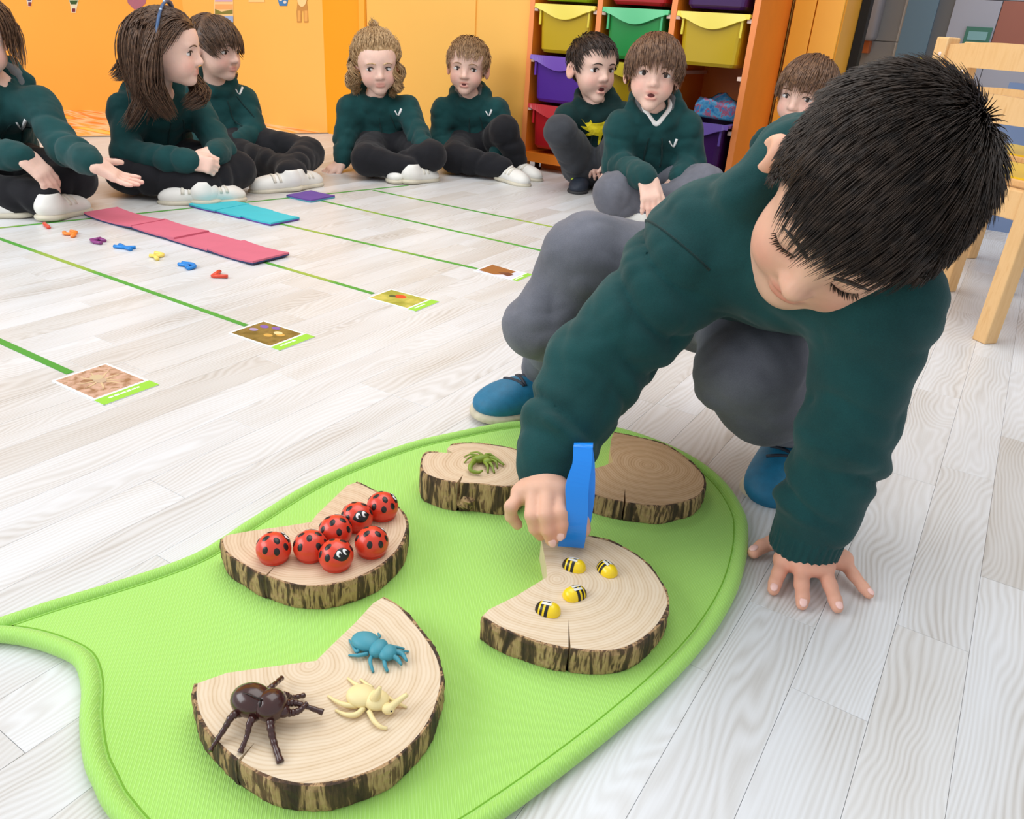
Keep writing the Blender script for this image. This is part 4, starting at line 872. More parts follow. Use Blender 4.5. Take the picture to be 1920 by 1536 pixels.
# ================================================================ SMOOTH BODIES: distance fields turned into one continuous mesh
def nrm(v): v = np.array(v, float); return v / (np.linalg.norm(v) + 1e-12)
class SDF:
    def __init__(self, wrinkle=None): self.ops = []; self.wr = wrinkle
    def add(self, fn, lo, hi, k=0.01, op='u'): self.ops.append((op, fn, np.array(lo, float), np.array(hi, float), k)); return self
    def cap(self, a, b, ra, rb=None, k=0.012, op='u', fold=None, flat=None, rib=None):
        """tapered capsule; fold=(amplitude, waves per metre, phase, skew) gives cloth rings; flat=(axis, factor) squashes it"""
        a, b = np.array(a, float), np.array(b, float); rb = ra if rb is None else rb; ab = b - a; L2 = ab @ ab + 1e-12; L = math.sqrt(L2)
        t = ab / L; s = nrm(np.cross(t, [0.31, 0.2, 0.93])); u = np.cross(t, s)
        ax = nrm(flat[0]) if flat else None; fk = flat[1] if flat else 1.0
        def fn(p):
            q = p - a; h = np.clip(q @ ab / L2, 0, 1); r = q - h[:, None] * ab
            if ax is not None:
                c = r @ ax; r = r + np.outer(c * (1 / fk - 1), ax)
            d = np.sqrt((r * r).sum(1)); R = ra + (rb - ra) * h
            if fold:
                A, f, ph, sk = fold; an = np.arctan2(r @ u, r @ s)
                x = h * L * f * 6.283 + ph + sk * np.sin(an + ph) + 1.1 * np.sin(2 * an + 2 * ph + h * 5)
                w = 2 * (np.sin(x * .5) ** 2 + .015) ** .25 - 1.25; R = R + A * w * (0.55 + 0.45 * np.sin(an * 1.0 + ph * 1.7 + h * 6)) * np.minimum(1, np.minimum(h, 1 - h) * 8)
            if rib: R = R + rib[0] * np.sin(rib[1] * np.arctan2(r @ u, r @ s))
            return (d - R) * (1.0 if ax is None else max(0.6, min(1, fk)))
        m = max(ra, rb) * (max(1.0, fk)) + (fold[0] if fold else 0); lo = np.minimum(a, b) - m; hi = np.maximum(a, b) + m
        return self.add(fn, lo, hi, k, op)
    def chain(self, pts, rads, k=0.012, op='u', fold=None):
        for i in range(len(pts) - 1): self.cap(pts[i], pts[i + 1], rads[i], rads[i + 1], k, op, (fold[0], fold[1], fold[2] + i * 2.1, fold[3]) if fold else None)
        return self
    def ell(self, c, r, R=None, k=0.012, op='u'):
        c, r = np.array(c, float), np.array(r, float); R = np.eye(3) if R is None else np.array(R, float)
        def fn(p):
            q = (p - c) @ R; k0 = np.sqrt(((q / r) ** 2).sum(1)); k1 = np.sqrt(((q / r ** 2) ** 2).sum(1)) + 1e-9
            return k0 * (k0 - 1) / k1
        e = np.sqrt(((R * r) ** 2).sum(1)); return self.add(fn, c - e, c + e, k, op)
    def rbox(self, c, h, rr, R=None, k=0.01, op='u'):
        c, h = np.array(c, float), np.array(h, float) - rr; R = np.eye(3) if R is None else np.array(R, float)
        def fn(p):
            q = np.abs((p - c) @ R) - h; return np.sqrt((np.maximum(q, 0) ** 2).sum(1)) + np.minimum(q.max(1), 0) - rr
        e = np.abs(R) @ (h + rr); return self.add(fn, c - e, c + e, k, op)
    def half(self, o, n, k=0.004):               # keep the side n points away from
        o, n = np.array(o, float), nrm(n)
        return self.add(lambda p: (p - o) @ n, [-1e3] * 3, [1e3] * 3, k, 'i')
    def eval(self, p, reach):
        acc = np.full(len(p), 1.0); plo, phi = p.min(0), p.max(0)
        for op, fn, lo, hi, k in self.ops:
            m = reach + k
            if (plo > hi + m).any() or (phi < lo - m).any(): continue
            if (plo > lo - m).all() and (phi < hi + m).all(): sel = slice(None)
            else:
                sel = np.nonzero(((p > lo - m) & (p < hi + m)).all(1))[0]
                if len(sel) == 0: continue
            d = fn(p[sel]); a = acc[sel]
            if op == 'u': h = np.maximum(k - np.abs(a - d), 0) / k; acc[sel] = np.minimum(a, d) - h * h * k * 0.25
            elif op == 's': h = np.maximum(k - np.abs(a + d), 0) / k; acc[sel] = np.maximum(a, -d) + h * h * k * 0.25
            elif op == 'i': h = np.maximum(k - np.abs(a - d), 0) / k; acc[sel] = np.maximum(a, d) + h * h * k * 0.25
        if self.wr:
            A, k, ph = self.wr; x, y, z = p[:, 0] * k, p[:, 1] * k, p[:, 2] * k
            w = np.sin(x * 1.1 + z * .9 + 1.7 * np.sin(y * .8 + ph) + ph) + np.sin(y * 1.3 - z * 1.4 + 1.5 * np.sin(x * .9 + 2 * ph)); acc = acc - A * (2 * ((w * .5) ** 2 + .012) ** .25 - 1.1)
            w = np.sin(x * 2.3 - y * 1.9 + 1.6 * np.sin(z * 2.1 + ph)) + np.sin(z * 2.7 + y * 2.0 + 1.8 * np.sin(x * 1.7 - ph)); acc = acc - A * .4 * (2 * ((w * .5) ** 2 + .012) ** .25 - 1.1)
        return acc
    def bounds(self):
        us = [o for o in self.ops if o[0] == 'u']; return np.min([o[2] for o in us], 0), np.max([o[3] for o in us], 0)
    def mesh(self, vox, pad=0.012):
        lo, hi = self.bounds(); lo = lo - pad; hi = hi + pad; B = 8
        nb = np.ceil((hi - lo) / (vox * B)).astype(int); n = nb * B + 1
        ci = np.stack(np.meshgrid(*[np.arange(x) for x in nb], indexing='ij'), -1).reshape(-1, 3)
        cp = lo + (ci + 0.5) * B * vox; rad = B * vox * 0.5 * 1.7321
        dc = self.eval(cp, rad * 2 + 0.03); keep = np.abs(dc) < rad * 1.35 + 0.006
        D = np.ones(n, np.float32)
        # coarse sign for skipped blocks
        S = np.where(dc < 0, -1.0, 1.0).reshape(nb).astype(np.float32)
        D[:-1, :-1, :-1] = np.repeat(np.repeat(np.repeat(S, B, 0), B, 1), B, 2)
        D[-1], D[:, -1], D[:, :, -1] = 1, 1, 1
        kb = ci[keep]; off = np.stack(np.meshgrid(*[np.arange(B + 1)] * 3, indexing='ij'), -1).reshape(-1, 3)
        grp = (kb // 3) @ np.array([1000000, 1000, 1]); order = np.argsort(grp, kind='stable'); kb = kb[order]; cut = np.nonzero(np.diff(grp[order]))[0] + 1
        for part in np.split(kb, cut):
            idx = (part[:, None, :] * B + off[None]).reshape(-1, 3)
            D[idx[:, 0], idx[:, 1], idx[:, 2]] = self.eval(lo + idx * vox, vox * 3 + 0.006)
        return surface_nets(D, lo, vox)
def surface_nets(D, lo, vox):
    s = D < 0; c = np.zeros(tuple(x - 1 for x in D.shape), np.uint8)
    for i in (0, 1):
        for j in (0, 1):
            for k in (0, 1): c += s[i:D.shape[0] - 1 + i, j:D.shape[1] - 1 + j, k:D.shape[2] - 1 + k]
    act = np.argwhere((c > 0) & (c < 8)); idm = np.full(c.shape, -1, np.int32); idm[act[:, 0], act[:, 1], act[:, 2]] = np.arange(len(act))
    P = np.zeros((len(act), 3)); W = np.zeros(len(act))
    cor = [(i, j, k) for i in (0, 1) for j in (0, 1) for k in (0, 1)]
    val = {q: D[act[:, 0] + q[0], act[:, 1] + q[1], act[:, 2] + q[2]].astype(float) for q in cor}
    for q in cor:
        for ax in range(3):
            if q[ax] == 0:
                r = list(q); r[ax] = 1; r = tuple(r); a, b = val[q], val[r]; m = (a < 0) != (b < 0); t = np.where(m, a / (a - b + 1e-20), 0)
                for x in range(3): P[:, x] += m * (q[x] + (t if x == ax else 0))
                W += m
    V = lo + (act + P / W[:, None]) * vox; F = []
    for ax in range(3):
        sl0 = [slice(None)] * 3; sl1 = [slice(None)] * 3; sl0[ax] = slice(0, -1); sl1[ax] = slice(1, None)
        a, b = s[tuple(sl0)], s[tuple(sl1)]; E = np.argwhere(a != b); o1, o2 = [(1, 2), (2, 0), (0, 1)][ax]
        E = E[(E[:, o1] > 0) & (E[:, o2] > 0) & (E[:, o1] < D.shape[o1] - 1) & (E[:, o2] < D.shape[o2] - 1)]
        if len(E) == 0: continue
        inside = s[E[:, 0], E[:, 1], E[:, 2]]
        def cell(d1, d2):
            q = E.copy(); q[:, o1] -= d1; q[:, o2] -= d2; return idm[q[:, 0], q[:, 1], q[:, 2]]
        quad = np.stack([cell(1, 1), cell(0, 1), cell(0, 0), cell(1, 0)], 1); quad[~inside] = quad[~inside][:, ::-1]; F.append(quad)
    F = np.concatenate(F); F = F[(F >= 0).all(1)]
    return V, F
def np_mesh(V, F, m, cols=None):
    me = bpy.data.meshes.new('m'); V = np.asarray(V, np.float32); F = np.asarray(F, np.int32); k = F.shape[1]
    me.vertices.add(len(V)); me.vertices.foreach_set('co', V.ravel()); me.loops.add(F.size); me.loops.foreach_set('vertex_index', F.ravel())
    me.polygons.add(len(F)); me.polygons.foreach_set('loop_start', np.arange(0, F.size, k, dtype=np.int32)); me.polygons.foreach_set('loop_total', np.full(len(F), k, np.int32))
    me.polygons.foreach_set('use_smooth', np.ones(len(F), bool)); me.update(calc_edges=True); me.validate()
    if cols is not None:
        a = me.color_attributes.new('tint', 'FLOAT_COLOR', 'POINT'); a.data.foreach_set('color', np.c_[cols, np.ones(len(cols))].astype(np.float32).ravel())
    me.materials.append(m); return me
def sdf_obj(name, sdf, vox, m, parent, cols=None, relax=1):
    V, F = sdf.mesh(vox)
    for _ in range(relax):                      # light smoothing of the grid
        ii = F.ravel(); cnt = 2.0 * np.bincount(ii, minlength=len(V)); nb = np.roll(F, -1, 1).ravel(), np.roll(F, 1, 1).ravel()
        acc = np.stack([np.bincount(ii, V[nb[0], c] + V[nb[1], c], len(V)) for c in range(3)], 1); V = V * 0.5 + 0.5 * acc / np.maximum(cnt, 1)[:, None]
    me = np_mesh(V, F, m, cols(V) if cols else None)
    o = bpy.data.objects.new(name, me); COL.objects.link(o); o.parent = parent; o.matrix_parent_inverse = inv_of(parent); return o
# strands of hair: tapered three-sided tubes, all in one mesh
def strands_geo(paths, r0, seg=3):
    """paths: array (n, k, 3)"""
    P = np.asarray(paths, float); n, k, _ = P.shape; T = np.gradient(P, axis=1); T /= np.linalg.norm(T, axis=2, keepdims=True) + 1e-12
    ref = np.tile(np.array([0.3, 0.5, 0.81]), (n, k, 1)); S = np.cross(T, ref); S /= np.linalg.norm(S, axis=2, keepdims=True) + 1e-9; U = np.cross(T, S)
    rad = r0 * np.clip(1.15 - np.linspace(0, 1, k) ** 2.2, 0.06, 1.0); V = []
    for j in range(seg):
        a = 2 * math.pi * j / seg; V.append(P + rad[None, :, None] * (math.cos(a) * S + math.sin(a) * U))
    V = np.stack(V, 2).reshape(-1, 3)
    base = (np.arange(n)[:, None] * k + np.arange(k - 1)[None]) * seg; F = []
    for j in range(seg):
        j2 = (j + 1) % seg; F.append(np.stack([base + j, base + j2, base + seg + j2, base + seg + j], -1).reshape(-1, 4))
    return V, np.concatenate(F)
# ================================================================ PEOPLE: shared builders
def skin_mat(name, rgb):
    g = NT(name, 0.52); at = g.n('Attribute', attribute_name='tint'); tc = g.n('TexCoord')
    n = g.noise(tc.outputs['Object'], 45, 3, 0.6)
    base = g.ramp(n, [(0.3, tuple(int(v * 0.965) for v in rgb)), (0.7, rgb)])
    g.color(g.mix(1.0, base, at.outputs['Color'], 'MULTIPLY'))
    b = g.b; b.inputs['Subsurface Weight'].default_value = 0.12; b.inputs['Subsurface Radius'].default_value = (0.010, 0.004, 0.002); b.inputs['Subsurface Scale'].default_value = 0.5
    b.inputs['Specular IOR Level'].default_value = 0.35; return g.m
M_skin = skin_mat('fair_skin', (245, 206, 188)); M_skin2 = skin_mat('light_olive_skin', (232, 184, 158))
def cloth_mat(name, rgb, bump=0.25, sc=900):
    g = NT(name, 0.88); tc = g.n('TexCoord'); ob = tc.outputs['Object']
    n = g.noise(ob, 14, 3, 0.6); f = g.noise(ob, sc, 2, 0.6)
    fac = g.math('ADD', g.math('MULTIPLY', n, 0.6), g.math('MULTIPLY', f, 0.4))
    g.color(g.ramp(fac, [(0.32, tuple(int(v * 0.86) for v in rgb)), (0.68, tuple(min(255, int(v * 1.12)) for v in rgb))]))
    g.bump(f, bump, 0.0012); g.b.inputs['Sheen Weight'].default_value = 0.12; g.b.inputs['Specular IOR Level'].default_value = 0.2; return g.m
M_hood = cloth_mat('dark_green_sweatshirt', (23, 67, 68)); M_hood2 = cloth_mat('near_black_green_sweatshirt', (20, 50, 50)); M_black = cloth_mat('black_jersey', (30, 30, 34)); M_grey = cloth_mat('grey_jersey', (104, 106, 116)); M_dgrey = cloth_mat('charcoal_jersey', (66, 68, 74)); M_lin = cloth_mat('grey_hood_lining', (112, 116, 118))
M_shoe = mat('white_leather', (238, 236, 230), 0.45, 0.03, 30); M_sole = mat('cream_rubber', (214, 206, 186), 0.6, 0.05, 30); M_strap = mat('pale_strap', (226, 220, 206), 0.5); M_navyshoe = mat('navy_trainer', (40, 48, 62), 0.6, 0.1, 60); M_lime2 = mat('lime_flash', (200, 220, 40), 0.4); M_shoeb = mat('teal_blue_trainer_mesh', (22, 112, 150), 0.55, 0.12, 90, 0.2, 700)
M_eye = mat('eye_white', (236, 232, 230), 0.2); M_iris = mat('dark_iris', (46, 30, 24), 0.15); M_mouth = mat('mouth_inside', (96, 36, 38), 0.5); M_teeth = mat('teeth', (244, 238, 226), 0.3)
def hair_mat(name, a, b):
    g = NT(name, 0.42); tc = g.n('TexCoord'); n = g.noise(tc.outputs['Object'], 95, 2, 0.6)
    g.color(g.ramp(n, [(0.35, a), (0.65, b)])); g.b.inputs['Specular IOR Level'].default_value = 0.45; return g.m
MH = {'brown': hair_mat('brown_hair', (74, 54, 42), (112, 84, 64)), 'dark': hair_mat('dark_brown_hair', (44, 34, 30), (74, 56, 46)), 'fair': hair_mat('dark_blond_hair', (136, 104, 76), (176, 142, 106)), 'blond': hair_mat('blond_hair', (168, 134, 92), (214, 180, 136)), 'black': hair_mat('black_brown_hair', (38, 31, 27), (74, 60, 50)), 'mid': hair_mat('chestnut_hair', (90, 64, 48), (132, 98, 72))}
HC, HRAD = np.array([0, -.005, .029]), np.array([.0755, .0955, .0775])
def head_sdf(S, o, R, hs, mouth=0.0, closed=False, ear=0.0, earz=0.0):
    L = lambda x, y, z: o + R @ (np.array([x, y, z]) * hs)
    E = lambda c, r, k, op='u', T=None: S.ell(L(*c), np.array(r) * hs, R if T is None else R @ T, k * hs, op)
    E((0, -.012, .028), (.073, .088, .076), .02); E((0, .024, -.027 - mouth * .4), (.054, .056, .061), .03); E((0, .028, .032), (.060, .058, .056), .03)
    for s in (1, -1):
        E((s * .030, .043, -.036), (.028, .031, .029), .02)
        E((s * .031, .0905, -.0005), (.0165, .017, .0125), .012, 's')
    E((0, .056, -.077 - mouth), (.020, .020, .016), .022)
    S.cap(L(0, .076, .006), L(0, .089, -.022), .0062 * hs, .0092 * hs, .011 * hs)
    E((0, .0905, -.0265), (.0095, .009, .008), .008)
    for s in (1, -1):
        E((s * .0095, .083, -.029), (.0068, .0075, .006), .007)
        E((s * .0055, .0905, -.0345), (.0026, .003, .0022), .003, 's')
        if closed:
            E((s * .031, .0625, -.0005), (.0150, .0135, .0105), .004)
        E((s * .030, .068, .019), (.017, .010, .005), .012)
        T = np.array(Matrix.Rotation(s * 0.35, 3, 'Z') @ Matrix.Rotation(-0.15, 3, 'X'))
        E((s * (.0755 + ear), -.014, -.010 + earz), (.0085 + ear * .6, .0185, .0285), .008, 'u', T); E((s * (.0835 + ear * 1.3), -.009, -.008 + earz), (.006, .0105, .0175), .005, 's', T)
    E((0, .0770, -.0485), (.0175, .0066, .0042), .006); E((0, .0760, -.0570 - mouth), (.0155, .0066, .0048), .006)
    if mouth > 0.001: E((0, .088, -.053 - mouth * .5), (.012, .016, .0022 + mouth * .62), .003, 's')
    else: S.cap(L(-.0165, .083, -.0525), L(.0165, .083, -.0525), .0013 * hs, None, .003 * hs, 's')
def head_tint(o, R, hs, mouth=0.0, hands=()):
    def f(V):
        q = (V - o) @ R / hs; c = np.ones((len(V), 3)); 
        def g(cx, sx, col, w=1.0):
            nonlocal c
            d = (((q - np.array(cx)) / np.array(sx)) ** 2).sum(1); a = np.exp(-d)[:, None] * w; c = c * (1 - a) + c * np.array(col) * a
        for s in (1, -1): g((s * .038, .062, -.034), (.02, .03, .018), (1.0, .80, .80)); g((s * .078, -.012, -.012), (.012, .025, .03), (1.0, .80, .76))
        g((0, .09, -.026), (.011, .012, .010), (1.0, .92, .91))
        for s in (1, -1): g((s * .031, .075, -.011), (.016, .012, .006), (.93, .84, .84))
        d = np.abs(q[:, 0]) / .0185; zu = -.0485 - mouth * .0; zl = -.0575 - mouth
        lip = np.exp(-(((q[:, 2] - zu) / .0042) ** 2)) + np.exp(-(((q[:, 2] - zl) / .0046) ** 2)); lip = np.clip(lip, 0, 1) * np.exp(-d ** 4) * (q[:, 1] > .068)
        c = c * (1 - lip[:, None]) + c * np.array([.88, .58, .58]) * lip[:, None]
        for hp in hands:
            dd = np.linalg.norm(V - np.array(hp), axis=1); a = np.exp(-(dd / .03) ** 2)[:, None] * .7; c = c * (1 - a) + c * np.array([1.0, .86, .84]) * a
        return c
    return f
def head_parts(body, S, o, R, hs, hairm, mouth=0.0, gaze=(0, 0), closed=False, brow=None):
    L = lambda x, y, z: o + R @ (np.array([x, y, z]) * hs); fw = R[:, 1]
    def on(x, z, lift):                       # point on the face at local x, z
        q = march(S, L(x, .14, z), -fw, .14 * hs, .03); q = L(x, .07, z) if q is None else q; return q + fw * lift * hs
    for s in (1, -1):
        if not closed:
            c = on(s * .031, -.0005, 0.0034 - .0125)
            e = ellip('eye', c, np.array([.0162, .0128, .0106]) * hs, M_eye, body, R, 16, 12)
            ellip('iris', c + R @ (np.array([gaze[0], .0112 - abs(gaze[0]) * .25, gaze[1]]) * hs), np.array([.0066, .0022, .0068]) * hs, M_iris, body, R, 12, 8)
            tube('eyelashes', spline([on(s * .0195, .0010, .001), on(s * .025, .0052, .0022), on(s * .034, .0056, .0022), on(s * .0430, .0012, .001)], 3), [.0010 * hs, .0017 * hs, .0017 * hs, .0010 * hs], M_iris, body, 5)
        tube('eyebrow', spline([on(s * .014, .0170, .0006), on(s * .024, .0205, .0008), on(s * .036, .0200, .0008), on(s * .046, .0150, .0004)], 3), [.0018 * hs, .0023 * hs, .0018 * hs, .0007 * hs], brow or hairm, body, 6)
    if mouth > 0.001:
        ellip('mouth', L(0, .0715, -.053 - mouth * .5), np.array([.0125, .0075, .0028 + mouth * .6]) * hs, M_mouth, body, R, 14, 8)
        if mouth > .01: ellip('teeth', L(0, .0765, -.0510), np.array([.0085, .0035, .0018]) * hs, M_teeth, body, R, 12, 6)
def hairline(q):                              # >0 inside the hair, q in head units
    y = q[:, 1]; ys = np.array([-.11, -.06, -.035, -.018, -.005, .012, .028, .045, .062, .085]); zs = np.array([-.052, -.048, -.030, .006, .008, -.004, .018, .044, .058, .062])
    return q[:, 2] - np.interp(y, ys, zs)
def make_hair(person, o, R, hs, m, n, length, r0, comb, lift=0.15, grav=0.2, seed=1, K=6, thick=.006, curl=0.0, name='hair', line=0.0, extra=None, collide=(), jit=0.16, lenfn=None, stiff=1.0, soft=.012):
    rg = np.random.RandomState(seed)
    # cap
    nu, nv = 48, 32; th = np.linspace(0.001, math.pi - 0.001, nv); ph = np.linspace(0, 2 * math.pi, nu, endpoint=False)
    D = np.stack([np.outer(np.sin(th), np.cos(ph)), np.outer(np.sin(th), np.sin(ph)), np.outer(np.cos(th), np.ones(nu))], -1).reshape(-1, 3)
    q = HC + D * HRAD; hl = np.clip((hairline(q) - line) / soft, -1, 1); q = HC + D * (HRAD + (thick * 0.55 * np.maximum(hl, 0) - .012 * np.maximum(-hl, 0))[:, None])
    Vc = o + (q * hs) @ R.T; Fc = [(j * nu + i, (j + 1) * nu + i, (j + 1) * nu + (i + 1) % nu, j * nu + (i + 1) % nu) for j in range(nv - 1) for i in range(nu)]
    # strands
    D = rg.randn(n * 3, 3); D /= np.linalg.norm(D, axis=1, keepdims=True); q = HC + D * HRAD; D = D[hairline(q) > line][:n]; p = HC + D * HRAD; nn = D / HRAD; nn /= np.linalg.norm(nn, axis=1, keepdims=True)
    gl = R.T @ np.array([0, 0, -1.0]); Ls = (length if lenfn is None else lenfn(p) ) * (0.75 + 0.4 * rg.rand(len(p)))
    cb = comb(p); cb = cb - (cb * nn).sum(1, keepdims=True) * nn; cb /= np.linalg.norm(cb, axis=1, keepdims=True) + 1e-9
    clump = np.stack([np.sin(p @ (rg.randn(3) * 160) + i) for i in range(3)], 1) * jit * 0.6
    d = cb + nn * lift + clump + rg.randn(len(p), 3) * jit * 0.35; path = [p.copy()]; step = (Ls / (K - 1))[:, None]; pc = rg.rand(len(p)) * 6.28
    for k in range(1, K):
        d /= np.linalg.norm(d, axis=1, keepdims=True); x = path[-1] + d * step
        rel = (x - HC) / (HRAD + thick * (0.35 + 0.65 * rg.rand(len(p))[:, None] * 0 + 0.5 * (np.arange(len(p)) % 7 / 7.0)[:, None])); l = np.linalg.norm(rel, axis=1, keepdims=True); x = np.where(l < 1, HC + (x - HC) / l, x)
        for cc_, cr_ in collide:
            c2 = (R.T @ (np.array(cc_) - o)) / hs; v = x - c2; l = np.linalg.norm(v, axis=1, keepdims=True); x = np.where(l < cr_ / hs, c2 + v / l * cr_ / hs, x)
        # re-comb along the new surface, then gravity
        n2 = (x - HC) / HRAD; n2 /= np.linalg.norm(n2, axis=1, keepdims=True); c2 = comb(x); c2 = c2 - (c2 * n2).sum(1, keepdims=True) * n2; c2 /= np.linalg.norm(c2, axis=1, keepdims=True) + 1e-9
        d = (x - path[-1]) / step * stiff + c2 * 0.35 + gl * grav; path.append(x)
    P = np.stack(path, 1)
    if curl:
        t = np.linspace(0, 1, K)[None, :]; a = pc[:, None] + t * 11; P = P + curl * (t ** 0.7)[..., None] * np.stack([np.cos(a), np.sin(a) * .6, np.sin(a * .8)], -1)
    P = o + (P * hs) @ R.T
    if extra is not None: P = np.concatenate([P, extra(rg, K)])
    V2, F2 = strands_geo(P, r0 * hs); V = np.concatenate([Vc, V2]); F = np.concatenate([np.array(Fc), F2 + len(Vc)])
    me = np_mesh(V, F, m); ob = bpy.data.objects.new(name, me); COL.objects.link(ob); ob.parent = person; ob.matrix_parent_inverse = inv_of(person); return ob
def lock(path, n, K, spread, seed, curl=0.0):   # bundle of strands along a world-space path (a ponytail, a plait, a side lock)
    rg = np.random.RandomState(seed); S = np.array(spline(path, 8)); t = np.linspace(0, len(S) - 1, K); C = np.stack([np.interp(t, np.arange(len(S)), S[:, i]) for i in range(3)], 1)
    off = rg.randn(n, 3); off /= np.linalg.norm(off, axis=1, keepdims=True); off *= (rg.rand(n, 1) ** 0.5); tt = np.linspace(0, 1, K)
    ca = np.linspace(0, 14, K) + seed; C = C + curl * np.stack([np.cos(ca), np.sin(ca), .5 * np.sin(ca)], 1)
    w = spread * (0.55 + 0.9 * np.sin(tt * 2.6)) ; a = rg.rand(n, 1) * 6.28 + tt[None] * rg.uniform(2, 5, (n, 1))
    return C[None] + off[:, None, :] * w[None, :, None] + np.stack([np.cos(a), np.sin(a), 0 * a], -1) * spread * 0.12
def hand(S, wrist, d, nback, side, sc=1.0, curls=None, spread=0.12, thumb=(0.6, 0.2, 0.3), k=.004, palm_only=False):
    """d: direction wrist->fingers, nback: back of the hand, side: +1 when the thumb lies towards d x nback. curls: 4 finger curls as (mcp, pip, dip)"""
    d = nrm(d); nb = np.array(nback, float); nb = nrm(nb - (nb @ d) * d); x = np.cross(d, nb) * side; Rm = np.stack([x, d, nb], 1); w = np.array(wrist, float)
    L = lambda a, b, c: w + Rm @ (np.array([a, b, c]) * sc)
    curls = curls or [(.3, .4, .3)] * 4
    S.cap(L(0, -.004, 0), L(0, .012, 0), .0185 * sc, .0195 * sc, .012 * sc, flat=(nb, .82))
    S.rbox(L(.0, .034, 0), np.array([.0275, .032, .0115]) * sc, .011 * sc, Rm, .012 * sc)
    S.ell(L(.016, .024, -.006), np.array([.013, .02, .011]) * sc, Rm, .01 * sc)
    tips = []
    for i, (bx_, ln, r) in enumerate(((.0205, .054, .0074), (.0068, .060, .0076), (-.0070, .056, .0073), (-.0205, .045, .0066))):
        base = np.array([bx_, .062 - abs(i - 1.2) * .003, 0.001]); an = spread * (1.3 - i) ; c = curls[i]; p = base; th = 0.0; pts = [L(*base)]
        for seg, f in enumerate((.46, .30, .24)):
            th += c[seg]; v = np.array([math.sin(an) * math.cos(th), math.cos(an) * math.cos(th), -math.sin(th)]); p = p + v * ln * f; pts.append(L(*p))
        S.cap(L(bx_ * .8, .045, 0), pts[0], r * 1.1 * sc, r * 1.08 * sc, .006 * sc)
        for j in range(3): S.cap(pts[j], pts[j + 1], r * (1.06, .98, .92)[j] * sc, r * (.98, .92, .80)[j] * sc, k * sc)
        tips.append((pts[3], nrm(pts[3] - pts[2]), Rm @ np.array([math.sin(an) * math.sin(th), math.cos(an) * math.sin(th), math.cos(th)]), r * .8 * sc))
    a, b, c = thumb; p0 = np.array([.018, .012, -.003]); v = np.array([math.sin(a), math.cos(a), -math.sin(b)]); v /= np.linalg.norm(v); p1 = p0 + v * .030; a2 = a - c; v2 = np.array([math.sin(a2), math.cos(a2), -math.sin(b) * 1.2]); v2 /= np.linalg.norm(v2); p2 = p1 + v2 * .022; p3 = p2 + v2 * .016
    S.cap(L(*p0), L(*p1), .0115 * sc, .0092 * sc, .009 * sc); S.cap(L(*p1), L(*p2), .0088 * sc, .0082 * sc, k * sc); S.cap(L(*p2), L(*p3), .0082 * sc, .0068 * sc, k * sc)
    tips.append((L(*p3), nrm(L(*p3) - L(*p2)), Rm @ nrm([-.5 * math.cos(a2) * 0 + .35, 0, .9]), .0068 * sc))
    return tips
def march(S, o, d, far=0.4, reach=0.05):
    t = np.linspace(0, far, 240); P = np.array(o)[None] + t[:, None] * np.array(d)[None]; v = S.eval(P, reach); i = np.nonzero(v < 0)[0]
    return P[i[0]] if len(i) else None
